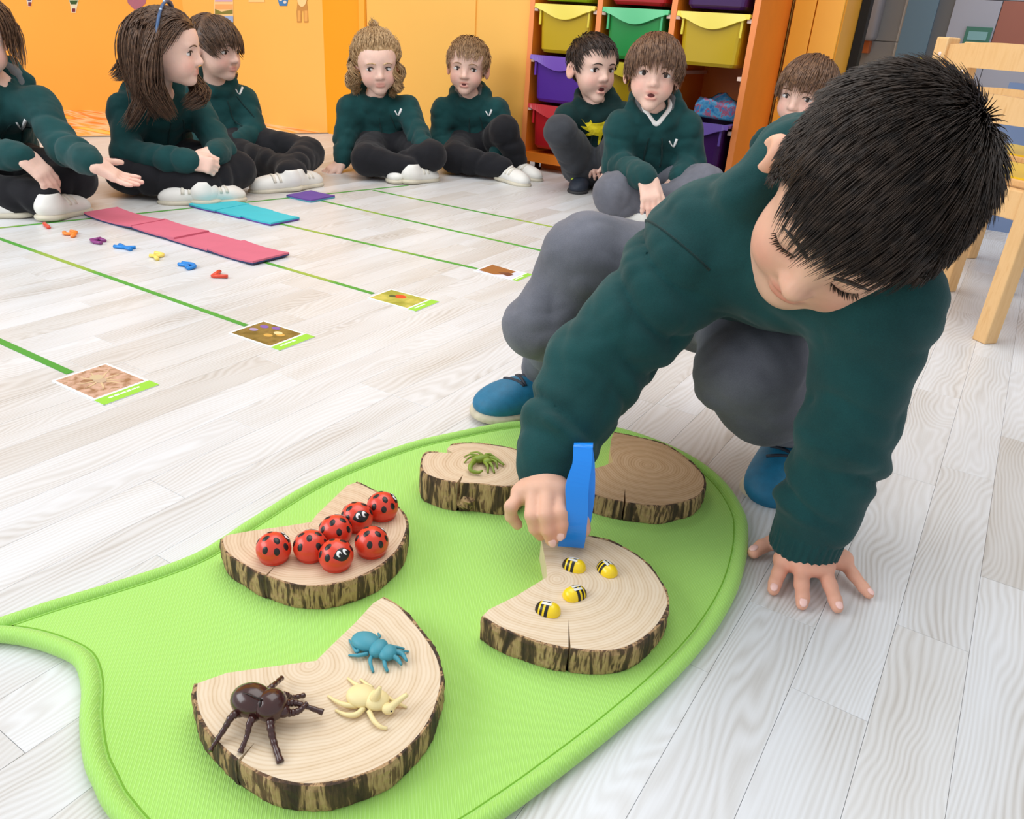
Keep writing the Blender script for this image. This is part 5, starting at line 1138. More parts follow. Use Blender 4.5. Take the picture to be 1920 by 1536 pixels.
def shoe(person, ankle, toe, upv, L, mu, ms, style='velcro', w=0.036):
    """shoe in its own frame: heel below the ankle, pointing at toe"""
    y = nrm(np.array(toe) - np.array(ankle)); z = np.array(upv, float); z = nrm(z - (z @ y) * y); x = np.cross(y, z); R = np.stack([x, y, z], 1); o = np.array(ankle, float) - z * 0.045 + y * 0.0
    P = lambda a, b, c: o + R @ np.array([a, b, c]); k = L / 0.18
    U = SDF(); U.ell(P(0, -.018 * k, .030), (w * .92, .042 * k, .034), R, .02); U.ell(P(0, .045 * k, .024), (w, .070 * k, .030), R, .025); U.ell(P(0, .092 * k, .018), (w * .98, .048 * k, .024), R, .02); U.cap(P(0, -.012, .036), P(0, -.012, .050), .034, .032, .015); U.ell(P(0, -.012, .08), (.026, .028, .022), R, .006, 's'); U.half(P(0, 0, .006), -z, .004)
    root = sdf_obj('shoe', U, .0042, mu, person)
    B = SDF(); B.ell(P(0, -.016 * k, .004), (w * 1.02, .046 * k, .013), R, .02); B.ell(P(0, .085 * k, .004), (w * 1.10, .060 * k, .013), R, .02); B.cap(P(0, -.02 * k, .004), P(0, .09 * k, .004), w * .96, w * 1.04, .01, flat=(z, .34)); B.half(P(0, 0, -.006), -z, .003); B.half(P(0, 0, .013), z, .003)
    sdf_obj('sole', B, .0042, ms, root)
    if style == 'velcro':
        for yy, zz in ((.030, .060), (.052, .054)):
            pts = []
            for a in np.linspace(-1.25, 1.25, 9):
                q = march(U, P(math.sin(a) * .08, yy * k, .02 + math.cos(a) * .08), -(R @ np.array([math.sin(a), 0, math.cos(a)])), .12)
                if q is not None and abs((q - o) @ y - yy * k) < .02 and np.linalg.norm(q - P(0, yy * k, .02)) < .06: pts.append(q)
            if len(pts) > 3: tube('strap', pts, .0065 * k, M_strap, root, 6, 0.5)
    elif style == 'lace':
        for i, yy in enumerate((.022, .036, .050, .064)):
            pts = []
            for a in np.linspace(-.6, .6, 7):
                q = march(U, P(math.sin(a) * .08, (yy + (.008 if i % 2 else -.004) * math.sin(a * 2)) * k, .02 + math.cos(a) * .08), -(R @ np.array([math.sin(a), 0, math.cos(a)])), .12)
                if q is not None: pts.append(q)
            if len(pts) > 3: tube('lace', pts, .0032 * k, M_navyshoe, root, 6)
    elif style == 'flash':
        pts = []
        for a, yy in ((1.1, .01), (.9, .03), (.5, .05), (1.0, .07)):
            q = march(U, P(math.sin(a) * .08, yy * k, .02 + math.cos(a) * .08), -(R @ np.array([math.sin(a), 0, math.cos(a)])), .12)
            if q is not None: pts.append(q)
        if len(pts) > 2: tube('flash', pts, .005, M_lime2, root, 6)
    return root
def print_on(parent, name, S, outline, cen, F, U, m, back=0.25):
    """flat print wrapped on the cloth: outline in metres (left, up) around cen, pressed along -F"""
    F = nrm(F); Lf = nrm(np.cross(F, U)); U = nrm(np.cross(Lf, F)); bm = bmesh.new()
    f = bm.faces.new([bm.verts.new((a, b, 0)) for a, b in outline]); bmesh.ops.triangulate(bm, faces=[f]); 
    for _ in range(2): bmesh.ops.subdivide_edges(bm, edges=[e for e in bm.edges if e.calc_length() > .012], cuts=1, use_grid_fill=False); bmesh.ops.triangulate(bm, faces=bm.faces[:])
    cen = np.array(cen); last = cen
    for v in bm.verts:
        p0 = cen + Lf * v.co.x + U * v.co.y + F * back; q = march(S, p0, -F, back + .15)
        if q is None: q = last
        last = q; v.co = Vector(q + F * 0.0035)
    me = bpy.data.meshes.new(name); bmesh.ops.recalc_face_normals(bm, faces=bm.faces); bm.to_mesh(me); bm.free()
    o = link_mesh(name, me, m, parent, True); sm = o.modifiers.new('thickness', 'SOLIDIFY'); sm.thickness = 0.002; return o
def strip_on(parent, name, S, pts, cen, F, U, m, r, back=0.25, taper=None):
    F = nrm(F); Lf = nrm(np.cross(F, U)); U = nrm(np.cross(Lf, F)); out = []
    for a, b in pts:
        b0 = back
        while b0 > .03 and S.eval((np.array(cen) + Lf * a + U * b + F * b0)[None], .05)[0] < 0.004: b0 -= .01
        while b0 < back and S.eval((np.array(cen) + Lf * a + U * b + F * b0)[None], .05)[0] < 0.004: b0 += .01
        q = march(S, np.array(cen) + Lf * a + U * b + F * b0, -F, b0 + .15)
        if q is not None: out.append(q + F * r * 0.4)
    if len(out) > 1: tube(name, spline(out, 3) if len(out) > 2 else out, taper or r, m, parent, 6)
FH = nrm([CF[0], CF[1], 0])                  # horizontal viewing direction
def J(px, py, d, zmin=0.0):                   # d: horizontal distance from the camera
    r = ray(px, py); p = C0 + r * (d / (r @ FH))
    p[2] = max(p[2], zmin); return p
def cam_vec(r, u, t): return nrm(CR * r + CU * u - CF * t)      # image right, image up, towards the viewer
def frame(f, up):
    f = nrm(f); l = nrm(np.cross(f, up)); return np.stack([l, f, np.cross(l, f)], 1)
DBG = []
def kid(spec):
    sj = spec['j']; pj = sj['pelvis']; feet = {k: G(v[0], v[1], v[3]) for k, v in sj.items() if k[:2] in ('an', 'to')}
    D0 = float(np.mean([feet['anL'] @ FH, feet['anR'] @ FH])) + spec.get('back', .27)
    j = {k: (feet[k] if k in feet else J(v[0], v[1], D0 + v[2] - pj[2], *v[3:])) for k, v in sj.items()}
    for s in 'LR':                              # toes at shoe length from the ankle, flat on the floor unless raised
        v = j['to' + s] - j['an' + s]; v[2] = 0; z = sj['to' + s][3]; j['to' + s] = j['an' + s] + nrm(v) * .12; j['to' + s][2] = j['an' + s][2] if z > .045 else .045 + .0
        j['an' + s][2] = max(.05, j['an' + s][2])
    if spec.get('dbg'): DBG.append((spec['label'][:26], 'D0 %.2f' % D0, 'z head %.2f neck %.2f pel %.2f' % (j['head'][2], j['neck'][2], j['pelvis'][2]), 'arm %.2f %.2f leg %.2f %.2f | %.2f %.2f' % tuple(np.linalg.norm(j[a] - j[b]) for a, b in (('shR', 'elR'), ('elR', 'wrR'), ('hipR', 'knR'), ('knR', 'anR'), ('hipL', 'knL'), ('knL', 'anL'))), 'sh %.2f' % np.linalg.norm(j['shL'] - j['shR'])))
    S_ = spec.get('s', 1.06); hs = spec.get('hs', 1.14) * spec.get('hk', .93)
    tv = C0 - j['head']; tv[2] = 0; tv = nrm(tv); rv = nrm(np.cross([0, 0, 1.0], tv))
    def cam_vec(r, u, t): return nrm(rv * r + np.array([0, 0, 1.0]) * u + tv * t)      # level: right as seen, up, towards the viewer
    R = frame(cam_vec(*spec['face']), cam_vec(*spec.get('up', (0, 1, 0.0)))); o = j['head']
    base = j['pelvis'].copy(); base[2] = 0
    per = empty('person', base, 0, spec['label'], 'person', 'seated children')
    U = nrm(j['neck'] - j['pelvis']); Fw = cam_vec(*spec['chest_dir']); Fw = nrm(Fw - (Fw @ U) * U); Lf = nrm(np.cross(Fw, U))
    hairm = MH[spec['hair']]
    # --- body, one continuous surface
    B = SDF(); head_sdf(B, o, R, hs, spec.get('mouth', 0.0))
    B.cap(o + R @ np.array([0, -.018, -.05]) * hs, j['neck'], .031 * hs, .034 * hs, .02)
    ch = j['neck'] - U * 0.09; B.cap(j['neck'] - U * .03, j['pelvis'], .06, .075, .03); B.cap(j['shL'], j['shR'], .036, .036, .03)
    hl = []
    for s in 'LR':
        B.chain([j['sh' + s], j['el' + s], j['wr' + s]], [.034, .028, .0195 * S_], .02)
        h = spec.get('hand' + s)
        if h is not None:
            dd = cam_vec(*h['d']); nb = cam_vec(*h['n']); hand(B, j['wr' + s], dd, nb, h.get('side', -1 if s == 'R' else 1), S_ * h.get('sc', .95), h.get('curl'), h.get('spread', .12), h.get('thumb', (.6, .2, .3))); hl.append(j['wr' + s] + dd * .1)
        B.chain([j['hip' + s], j['kn' + s], j['an' + s]], [.05, .04, .024], .03)
    body = sdf_obj('body', B, .0036, spec.get('skin', M_skin), per, head_tint(o, R, hs, spec.get('mouth', 0.0), hl))
    head_parts(body, B, o, R, hs, hairm, spec.get('mouth', 0.0), spec.get('gaze', (0, 0)))
    # --- sweatshirt
    H = SDF((.0022, 42, spec.get('seed', 1))); fz = spec.get('seed', 1) * 1.7
    pv = j['pelvis'] + U * 0.035; sc = S_ / 1.14 * 1.04
    H.cap(j['neck'] - U * .085, pv, .098 * sc, .112 * sc, .03, fold=(.004, 9, fz, 1.2), flat=(Fw, .80)); H.cap(pv + Lf * .045, pv - Lf * .045, .088 * sc, None, .03, flat=(Fw, .85))
    H.cap(j['shL'] - U * .012, j['shR'] - U * .012, .052 * sc, None, .035); H.cap(j['neck'] - U * .012, j['neck'] - U * .05, .058 * sc, .07 * sc, .03)
    for s in 'LR':
        a, b, c = j['sh' + s], j['el' + s], j['wr' + s]; ax = nrm(b - c)
        H.cap(a, b, .049 * sc, .043 * sc, .03, fold=(.008, 13, fz + 1, 1.5)); H.cap(b, c + ax * .03, .044 * sc, .039 * sc, .022, fold=(.010, 17, fz + 2, 1.3)); H.cap(c + ax * .03, c + ax * .004, .034 * sc, .031 * sc, .012)
    N = j['neck'] - U * .004; hd = lambda l, f, u: N + (Lf * l + Fw * f + U * u) * sc
    hp = [hd(.010, .066, -.020), hd(.046, .048, .0), hd(.068, .004, .022), hd(.050, -.046, .036), hd(0, -.064, .038), hd(-.050, -.046, .036), hd(-.068, .004, .022), hd(-.046, .048, .0), hd(-.010, .066, -.020)]
    H.chain(hp, [.013 * sc, .020 * sc, .026 * sc, .030 * sc, .032 * sc, .030 * sc, .026 * sc, .020 * sc, .013 * sc], .014)
    H.ell(hd(0, -.085, -.035), np.array([.075, .036, .062]) * sc, np.stack([Lf, Fw, U], 1), .03)
    H.cap(hd(0, .004, .012), o + R @ np.array([0, -.01, -.06]) * hs, .037 * sc, .047 * sc, .008, 's')
    hood = sdf_obj('sweatshirt', H, .0052, spec.get('top', M_hood), per)
    if spec.get('lining'):
        tube('hood_lining', spline([p + (N + U * .02 - p) * .20 + U * .012 for p in hp[1:-1]], 5), [.013 * sc, .02 * sc, .022 * sc, .02 * sc, .013 * sc], M_lin, hood, 10)
    cen = j['neck'] - U * .105
    for s in (1, -1): strip_on(hood, 'drawstring', H, [(s * .022, .060), (s * .026, .03), (s * .030, -.01), (s * .027, -.04)], cen, Fw, U, M_hood2, .0028, .13)
    if spec.get('emb'):                        # small white chest emblem: a tick and a drop, pressed onto the cloth
        ex, ey = spec['emb']; kk = 2.9 / D0
        for pts, r in (([(-9, -5), (-6, 0), (-3, 5)], .0026), ([(5, -9), (2, -1), (-1, 6)], .0046)):
            out = []
            for a, b in pts:
                r_ = ray(ex + a * kk, ey + b * kk); st = J(ex + a * kk, ey + b * kk, D0 - .40); q = march(H, st, nrm(r_), .6)
                if q is not None: out.append(q - nrm(r_) * r * .5)
            if len(out) == 3: tube('emblem', spline(out, 3), [r, r, r * .6], M_wht, hood, 8)
    # --- trousers
    T = SDF((.0022, 38, spec.get('seed', 1) + 3)); T.cap(j['hipL'], j['hipR'], .080 * sc, None, .03); T.cap(j['pelvis'], (j['hipL'] + j['hipR']) / 2, .088 * sc, .08 * sc, .03)
    for s in 'LR':
        a, b, c = j['hip' + s], j['kn' + s], j['an' + s]; ax = nrm(b - c); rk = spec.get('rk', 1.0)
        T.cap(a, b, .078 * sc * rk, .058 * sc * rk, .03, fold=(.007, 8, fz + 3, 1.4)); T.cap(b, c + ax * .02, .058 * sc * rk, .044 * sc * rk, .02, fold=(.008, 14, fz + 4, 1.2)); T.cap(c + ax * .03, c + ax * .012, .040 * sc * rk, .037 * sc * rk, .01)
    T.half((0, 0, .004), (0, 0, -1), .004)
    sdf_obj('trousers', T, .0058, spec['trouser'], per)
    for s in 'LR':
        if 'an' + s in spec.get('noshoe', ()): continue
        st = spec.get('shoes', (M_shoe, M_sole, 'velcro')); up = cam_vec(*spec['shoe_up'][s]) if 'shoe_up' in spec else np.array([0, 0, 1.0])
        shoe(per, j['an' + s], j['to' + s], up, .175 * sc, *st)
    return dict(per=per, j=j, R=R, o=o, hs=hs, D0=D0, dp=pj[2], hood=hood, H=H, U=U, F=Fw, L=Lf, body=body, cen=cen)
WH = np.array([.008, -.062, .085])
def comb_boy(p): v = p - WH; v[:, 1] += .02; return v
def short_hair(k, m, n=2400, length=.045, seed=1, line=0.0, r0=.0017, **kw): return make_hair(k['per'], k['o'], k['R'], k['hs'], MH[m], n, length, r0, comb_boy, .12, .10, seed, 5, .005, line=line, **kw)
# ================================================================ THE SEATED CHILDREN
flatc = [(.25, .3, .2)] * 4
kB = kid(dict(label='girl with long brown hair and a blue headband, hands clasped in her lap', seed=2, hair='brown', face=(0.97, -0.04, 0.30), up=(0.06, 1, 0.1), chest_dir=(0.62, 0, 0.78), trouser=M_black, 
    j=dict(head=(312, 92, 2.44), neck=(298, 178, 2.52), pelvis=(300, 335, 2.62, .10), shR=(236, 205, 2.46), shL=(368, 205, 2.62), elR=(236, 288, 2.40), wrR=(362, 303, 2.34), elL=(418, 285, 2.52), wrL=(402, 288, 2.40),
        hipL=(335, 340, 2.62, .085), hipR=(265, 340, 2.58, .085), knL=(445, 318, 2.52, .07), knR=(238, 335, 2.38, .07), anL=(376, 352, 2.36, .05), anR=(388, 352, 2.50, .05), toL=(290, 368, 2.3, .02), toR=(424, 360, 2.42, .03)),
    handR=dict(d=(.75, -.15, .3), n=(-.1, .3, 1), curl=[(1.0, 1.0, .6)] * 4, thumb=(.5, .5, .4), sc=.85), handL=dict(d=(-.75, -.2, .5), n=(.2, .6, .7), curl=[(.9, 1.0, .6)] * 4, thumb=(.5, .5, .4), sc=.85), gaze=(.0, 0)))
def comb_back(p): v = np.zeros_like(p); v[:, 0] = np.sign(p[:, 0]) * .6; v[:, 1] = -.9; v[:, 2] = -.3; return v
def comb_fall(p): v = np.zeros_like(p); f = p[:, 1] > -.005; v[:, 0] = np.sign(p[:, 0]) * .45; v[:, 1] = np.where(f, -1.3, -.55); v[:, 2] = np.where(f, -.35, -1.0); return v
def lockB(rg, K):
    b = lambda x, y, d: J(x, y, kB['D0'] + d - kB['dp'])
    return np.concatenate([lock([b(300, 55, 2.36), b(285, 110, 2.34), b(288, 165, 2.36), b(318, 214, 2.38)], 330, K, .024, 3), lock([b(275, 45, 2.38), b(258, 100, 2.38), b(268, 150, 2.38), b(296, 210, 2.40)], 330, K, .026, 4), lock([b(262, 50, 2.44), b(244, 100, 2.46), b(232, 130, 2.50), b(216, 140, 2.54)], 160, K, .022, 5), lock([b(345, 120, 2.50), b(368, 160, 2.50), b(376, 180, 2.48), b(352, 196, 2.44)], 220, K, .022, 6), lock([b(290, 34, 2.38), b(262, 60, 2.36), b(262, 120, 2.36), b(284, 190, 2.38)], 300, K, .022, 8)])
make_hair(kB['per'], kB['o'], kB['R'], kB['hs'], MH['brown'], 2300, .10, .0018, comb_fall, .10, .45, 2, 10, .007, extra=lockB, lenfn=lambda p: np.where(p[:, 1] < .0, .21, .13), collide=[(kB['j']['neck'] - kB['U'] * .10, .115), (kB['j']['neck'] + kB['U'] * .0, .06)])
hb = spline([kB['o'] + kB['R'] @ (np.array([.0875 * math.sin(a), .002 + .012 * math.cos(a), .028 + .0955 * math.cos(a)]) * kB['hs']) for a in np.linspace(-1.75, 1.75, 13)], 3)
hbo = tube('headband', hb, .0075, mat('blue_headband', (60, 90, 130), 0.4, 0.25, 60), kB['per'], 8, .6)
for i in range(5, 34, 4): ellip('bead', hb[i] + kB['R'] @ np.array([0, 0.002, .006 * math.cos((i - 18) / 12)]) , (.004, .004, .004), mat('pale_bead', (190, 210, 236), 0.25), hbo, None, 8, 6)
kA = kid(dict(label='girl at the left edge holding out her open hand', seed=3, emb=(42, 236), hair='mid', face=(0.25, -0.15, 0.95), chest_dir=(0.45, 0, 0.9), trouser=M_black, lining=True, up=(-.1, 1, 0),
    j=dict(head=(-54, 74, 2.2), neck=(0, 165, 2.24), pelvis=(-5, 345, 2.32, .10), shR=(-72, 200, 2.2), shL=(72, 195, 2.24), elL=(118, 275, 2.14), wrL=(172, 306, 2.02), elR=(-48, 290, 2.1), wrR=(44, 292, 2.04),
        hipL=(40, 350, 2.3, .085), hipR=(-50, 350, 2.25, .085), knL=(140, 335, 2.2, .07), knR=(-80, 350, 2.05, .07), anR=(98, 376, 2.04, .05), anL=(20, 372, 2.1, .05), toR=(205, 362, 2.02, .03), toL=(-60, 385, 2.05, .03)),
    handL=dict(d=(.8, -.5, .15), n=(-.25, -.9, -.3), curl=[(.15, .15, .1)] * 4, spread=.14, thumb=(.9, .1, .2), sc=1.0), handR=dict(d=(.62, -.75, .2), n=(.3, .6, .7), curl=[(.35, .45, .3)] * 4, spread=.06, thumb=(.35, .3, .2), sc=1.0)))
def lockA(rg, K):
    b = lambda x, y, d: J(x, y, kA['D0'] + d - kA['dp'])
    return np.concatenate([lock([b(-12, 22, 2.2), b(22, 52, 2.22), b(30, 90, 2.22), b(38, 122, 2.2)], 60, K, .018, 3), lock([b(-54, 0, 2.2), b(-10, 10, 2.18), b(14, 45, 2.2), b(20, 88, 2.22)], 160, K, .016, 4)])
make_hair(kA['per'], kA['o'], kA['R'], kA['hs'], MH['mid'], 2100, .10, .0018, comb_back, .08, .1, 12, 7, .005, extra=lockA)
kC = kid(dict(label='girl with a brown fringe sitting behind the girl with the headband', seed=4, emb=(450, 172), back=.42, hair='brown', face=(0.74, -0.06, 0.66), chest_dir=(0.55, 0, 0.83), trouser=M_black,
    j=dict(head=(402, 92, 2.94), neck=(404, 160, 2.99), pelvis=(446, 274, 3.04, .10), shR=(352, 190, 2.94), shL=(456, 188, 3.04), elL=(478, 248, 2.98), wrL=(440, 276, 2.86), elR=(366, 250, 2.9), wrR=(400, 275, 2.84),
        hipL=(462, 278, 3.02, .085), hipR=(420, 284, 2.98, .085), knL=(578, 288, 2.9, .07), knR=(446, 300, 2.88, .07), anL=(536, 330, 2.76, .05), anR=(556, 327, 2.84, .05), toL=(490, 343, 2.7, .03), toR=(612, 326, 2.8, .03)),
    handL=dict(d=(-.6, -.5, .4), n=(.2, .5, .8), curl=[(.5, .5, .4)] * 4), gaze=(-.001, -.001)))
def comb_fringe(p): v = np.zeros_like(p); v[:, 0] = p[:, 0] * 9; v[:, 1] = np.where(p[:, 1] > 0.0, 1.0, -.2); v[:, 2] = -.3; return v
def lockC(rg, K):
    b = lambda x, y, d: J(x, y, kC['D0'] + d - kC['dp'])
    return lock([b(395, 110, 3.04), b(424, 128, 3.04), b(436, 140, 3.03), b(434, 156, 3.02)], 160, K, .015, 3)
make_hair(kC['per'], kC['o'], kC['R'], kC['hs'], MH['brown'], 2200, .062, .0018, comb_fringe, .08, .35, 4, 7, .006, extra=lockC)
kD = kid(dict(label='girl with curly blond hair leaning on one hand', seed=5, emb=(748, 212), hair='blond', face=(0.13, -0.12, 0.98), up=(-.06, 1, 0.05), chest_dir=(0.22, 0, 0.97), trouser=M_black,
    j=dict(head=(706, 122, 3.28), neck=(704, 186, 3.33), pelvis=(728, 300, 3.38, .10), shR=(657, 203, 3.3), shL=(762, 203, 3.33), elR=(648, 258, 3.26), wrR=(641, 304, 3.2, .03), elL=(785, 255, 3.24), wrL=(798, 280, 3.14),
        hipL=(755, 302, 3.36, .085), hipR=(702, 302, 3.33, .085), knL=(808, 292, 3.14, .07), knR=(688, 300, 3.08, .07), anL=(746, 310, 3.06, .05), anR=(775, 318, 3.05, .05), toL=(738, 326, 2.92, .05), toR=(822, 322, 3.02, .03)),
    handR=dict(d=(-.75, -.5, .3), n=(-.1, .9, .2), curl=[(.1, .1, .1)] * 4), handL=dict(d=(.05, -.9, .35), n=(.1, .35, .9), curl=[(.3, .3, .2)] * 4, thumb=(.45, .2, .1)), gaze=(.003, -.001)))
def comb_up(p): v = np.array([0, -.02, .125]) - p; return v
def lockD(rg, K):
    b = lambda x, y, d: J(x, y, kD['D0'] + d - kD['dp']); r = [lock([b(664, 100, 3.3), b(656, 140, 3.3), b(664, 160, 3.28), b(672, 172, 3.28)], 130, K, .015, 3, .010), lock([b(745, 110, 3.3), b(752, 145, 3.3), b(744, 165, 3.28), b(738, 176, 3.27)], 110, K, .014, 4, .010), lock([b(672, 90, 3.27), b(662, 120, 3.26), b(668, 150, 3.26), b(660, 165, 3.27)], 110, K, .013, 5, .010), lock([b(742, 100, 3.25), b(741, 140, 3.25), b(748, 160, 3.25), b(742, 174, 3.25)], 80, K, .011, 7, .010), lock([b(700, 72, 3.3), b(706, 62, 3.32), b(716, 66, 3.36), b(722, 80, 3.4)], 90, K, .013, 6, .010)]
    return np.concatenate(r)
make_hair(kD['per'], kD['o'], kD['R'], kD['hs'], MH['blond'], 2200, .06, .0016, comb_up, .02, 0.0, 5, 12, .006, curl=.003, extra=lockD)
ellip('hair_tie', J(702, 64, kD['D0'] + 3.3 - kD['dp']), (.016, .016, .007), mat('blue_hair_tie', (70, 80, 150), 0.6), kD['per'], None, 12, 8)
kE = kid(dict(label='fair-haired boy with one knee raised beside the shelf', seed=6, emb=(918, 213), hair='fair', face=(-0.13, -0.05, 0.98), up=(.04, 1, 0.05), chest_dir=(0.12, 0, 0.99), trouser=M_black, lining=True, mouth=.004,
    j=dict(head=(877, 126, 3.36), neck=(882, 188, 3.40), pelvis=(890, 300, 3.44, .10), shR=(832, 206, 3.38), shL=(930, 206, 3.38), elR=(824, 262, 3.34), wrR=(846, 296, 3.26), elL=(948, 262, 3.32), wrL=(930, 290, 3.24),
        hipL=(918, 300, 3.42, .085), hipR=(868, 302, 3.4, .085), knL=(946, 244, 3.22, .07), knR=(852, 312, 3.18, .065), anL=(972, 308, 3.16, .05), anR=(950, 316, 3.06, .05), toL=(1012, 326, 3.14, .03), toR=(988, 340, 3.0, .02)),
    handR=dict(d=(.5, -.5, .4), n=(0, .6, .7)), handL=dict(d=(-.3, -.6, .4), n=(.2, .6, .7)), gaze=(-.002, 0)))
short_hair(kE, 'fair', 1500, .042, 6)
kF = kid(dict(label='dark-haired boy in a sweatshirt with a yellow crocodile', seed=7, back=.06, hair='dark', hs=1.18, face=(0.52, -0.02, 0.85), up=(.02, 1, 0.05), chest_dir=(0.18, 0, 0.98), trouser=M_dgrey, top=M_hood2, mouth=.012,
    j=dict(head=(1110, 128, 3.36), neck=(1118, 200, 3.38), pelvis=(1112, 312, 3.44, .10), shR=(1066, 218, 3.36), shL=(1168, 216, 3.38), elR=(1070, 270, 3.40), wrR=(1104, 285, 3.36), elL=(1180, 275, 3.36), wrL=(1160, 300, 3.28),
        hipL=(1140, 312, 3.42, .085), hipR=(1092, 312, 3.40, .085), knR=(1050, 246, 3.22, .08), knL=(1165, 262, 3.2, .08), anR=(1092, 330, 3.16, .05), anL=(1135, 330, 3.14, .05), toR=(1076, 358, 3.0, .02), toL=(1150, 362, 3.0, .02)),
    handR=dict(d=(.3, -.5, .4), n=(0, .6, .7)), handL=dict(d=(-.3, -.6, .4), n=(.2, .6, .7)), shoes=(M_navyshoe, mat('dark_sole', (54, 54, 56), .7), 'flash'), gaze=(.002, 0)))
short_hair(kF, 'dark', 1500, .03, 7)
cr = [(-.085, .040), (-.070, .028), (-.052, .030), (-.046, .038), (-.038, .028), (.0, .030), (.05, .034), (.085, .020), (.055, .008), (.050, -.012), (.042, -.012), (.040, -.002), (.005, -.006), (-.004, -.034), (-.013, -.034), (-.010, -.008), (-.035, -.004), (-.064, -.010), (-.066, -.004), (-.048, .004), (-.072, .012), (-.088, .020), (-.060, .018)]
print_on(kF['hood'], 'crocodile_print', kF['H'], [(-a * .9, b * 1.35) for a, b in cr][::-1], kF['j']['neck'] - kF['U'] * .070 - kF['L'] * .008, kF['F'], kF['U'], mat('yellow_print', (244, 222, 30), .55), .13)
kG = kid(dict(label='boy with a straight fringe and white collar sitting nearest behind the boy in front', seed=8, emb=(1264, 270), hair='mid', hs=1.2, s=1.18, face=(0.06, 0.03, 1.0), up=(.05, 1, 0), chest_dir=(0.10, 0, 0.99), trouser=M_grey, mouth=.008, lining=True,
    j=dict(head=(1225, 138, 2.99), neck=(1228, 214, 3.03), pelvis=(1212, 350, 3.10, .10), shR=(1166, 238, 3.01), shL=(1284, 238, 3.03), elR=(1156, 312, 2.98), wrR=(1214, 334, 2.76), elL=(1296, 308, 3.0), wrL=(1272, 340, 2.9),
        hipL=(1250, 352, 3.08, .085), hipR=(1182, 352, 3.06, .085), knR=(1152, 364, 2.84, .075), knL=(1320, 350, 2.86, .075), anR=(1250, 392, 2.78, .05), anL=(1215, 396, 2.84, .05), toR=(1300, 400, 2.76, .02), toL=(1160, 400, 2.8, .02)),
    handR=dict(d=(.25, -.8, .4), n=(.0, .45, .85), curl=[(.35, .4, .3)] * 4, thumb=(.35, .2, .1)), handL=dict(d=(-.3, -.8, .4), n=(0, .5, .8)), rk=1.08))
def comb_bowl(p): v = np.zeros_like(p); v[:, 0] = p[:, 0] * 8; v[:, 1] = np.where(p[:, 1] > -.04, 1.0, -.7); v[:, 2] = -.35; return v
make_hair(kG['per'], kG['o'], kG['R'], kG['hs'], MH['mid'], 2500, .065, .0018, comb_bowl, .08, .3, 8, 6, .006)
N_ = kG['j']['neck']; cpt = [N_ + (kG['L'] * a + kG['F'] * b + kG['U'] * c) for a, b, c in ((.044, -.01, .046), (.044, .028, .034), (.022, .058, .012), (.0, .070, -.006), (-.022, .058, .012), (-.044, .028, .034), (-.044, -.01, .046))]
tube('shirt_collar', spline(cpt, 4), [.006, .009, .010, .009, .006], mat('white_cotton', (240, 238, 236), .8), kG['per'], 8)
kH = kid(dict(label='brown-haired boy half hidden behind the head of the boy in front', seed=9, hair='mid', hs=1.16, face=(-0.35, -0.08, 0.93), up=(.08, 1, 0), chest_dir=(-0.2, 0, 0.98), trouser=M_grey,
    j=dict(head=(1512, 178, 2.95), neck=(1508, 250, 2.98), pelvis=(1490, 385, 3.02, .10), shR=(1440, 268, 2.96), shL=(1568, 275, 2.98), elR=(1436, 340, 2.92), wrR=(1470, 375, 2.8), elL=(1560, 345, 2.92), wrL=(1530, 380, 2.82),
        hipL=(1520, 390, 3.0, .085), hipR=(1455, 388, 3.0, .085), knL=(1590, 395, 2.78, .075), knR=(1400, 385, 2.78, .075), anR=(1520, 425, 2.7, .05), anL=(1450, 428, 2.74, .05), toR=(1570, 432, 2.68, .02), toL=(1400, 430, 2.7, .02)),
    handR=dict(d=(.3, -.7, .4), n=(0, .5, .8)), handL=dict(d=(-.3, -.7, .4), n=(0, .5, .8)), gaze=(-.002, 0)))
make_hair(kH['per'], kH['o'], kH['R'], kH['hs'], MH['mid'], 2400, .06, .0018, comb_bowl, .08, .25, 9, 6, .006)
# ================================================================ THE BOY IN FRONT
hz_label = 'boy in a dark green sweatshirt crouching over the mat with blue tweezers'
h = {}
h['head'] = Q(1603, 388, .755); h['neck'] = Q(1520, 445, .83)
h['shR'] = Q(1335, 445, .89); h['elR'] = Q(1112, 690, .93); h['wrR'] = Q(1024, 884, .905)
h['shL'] = Q(1655, 565, .79); h['elL'] = Q(1592, 800, .86); h['wrL'] = G(1508, 1022, .036)
h['pelvis'] = Q(1410, 520, 1.10); h['hipR'] = Q(1340, 535, 1.13); h['hipL'] = Q(1470, 560, 1.12)
h['knR'] = Q(1100, 492, 1.10); h['anR'] = G(1022, 692, .070); h['knL'] = Q(1408, 690, .98); h['anL'] = G(1492, 800, .075)
h['toR'] = G(945, 733, .045); h['toL'] = G(1468, 862, .040)
hs0 = 1.09
HR = frame(cam_vec(-.58, -.76, .31), cam_vec(.18, .28, .94)); ho = h['head']
base = (h['anR'] + h['anL']) / 2; base[2] = 0
hero = empty('person', base, 0, hz_label, 'person')
B = SDF(); head_sdf(B, ho, HR, hs0, 0.0, True, .010, -.016)
B.cap(ho + HR @ np.array([0, -.020, -.05]) * hs0, h['neck'], .034 * hs0, .038 * hs0, .02)
B.cap(h['neck'], h['pelvis'], .06, .075, .03); B.cap(h['shL'], h['shR'], .036, .036, .03)
for s in 'LR':
    B.chain([h['sh' + s], h['el' + s], h['wr' + s]], [.034, .028, .0215], .02); B.chain([h['hip' + s], h['kn' + s], h['an' + s]], [.05, .04, .026], .03)
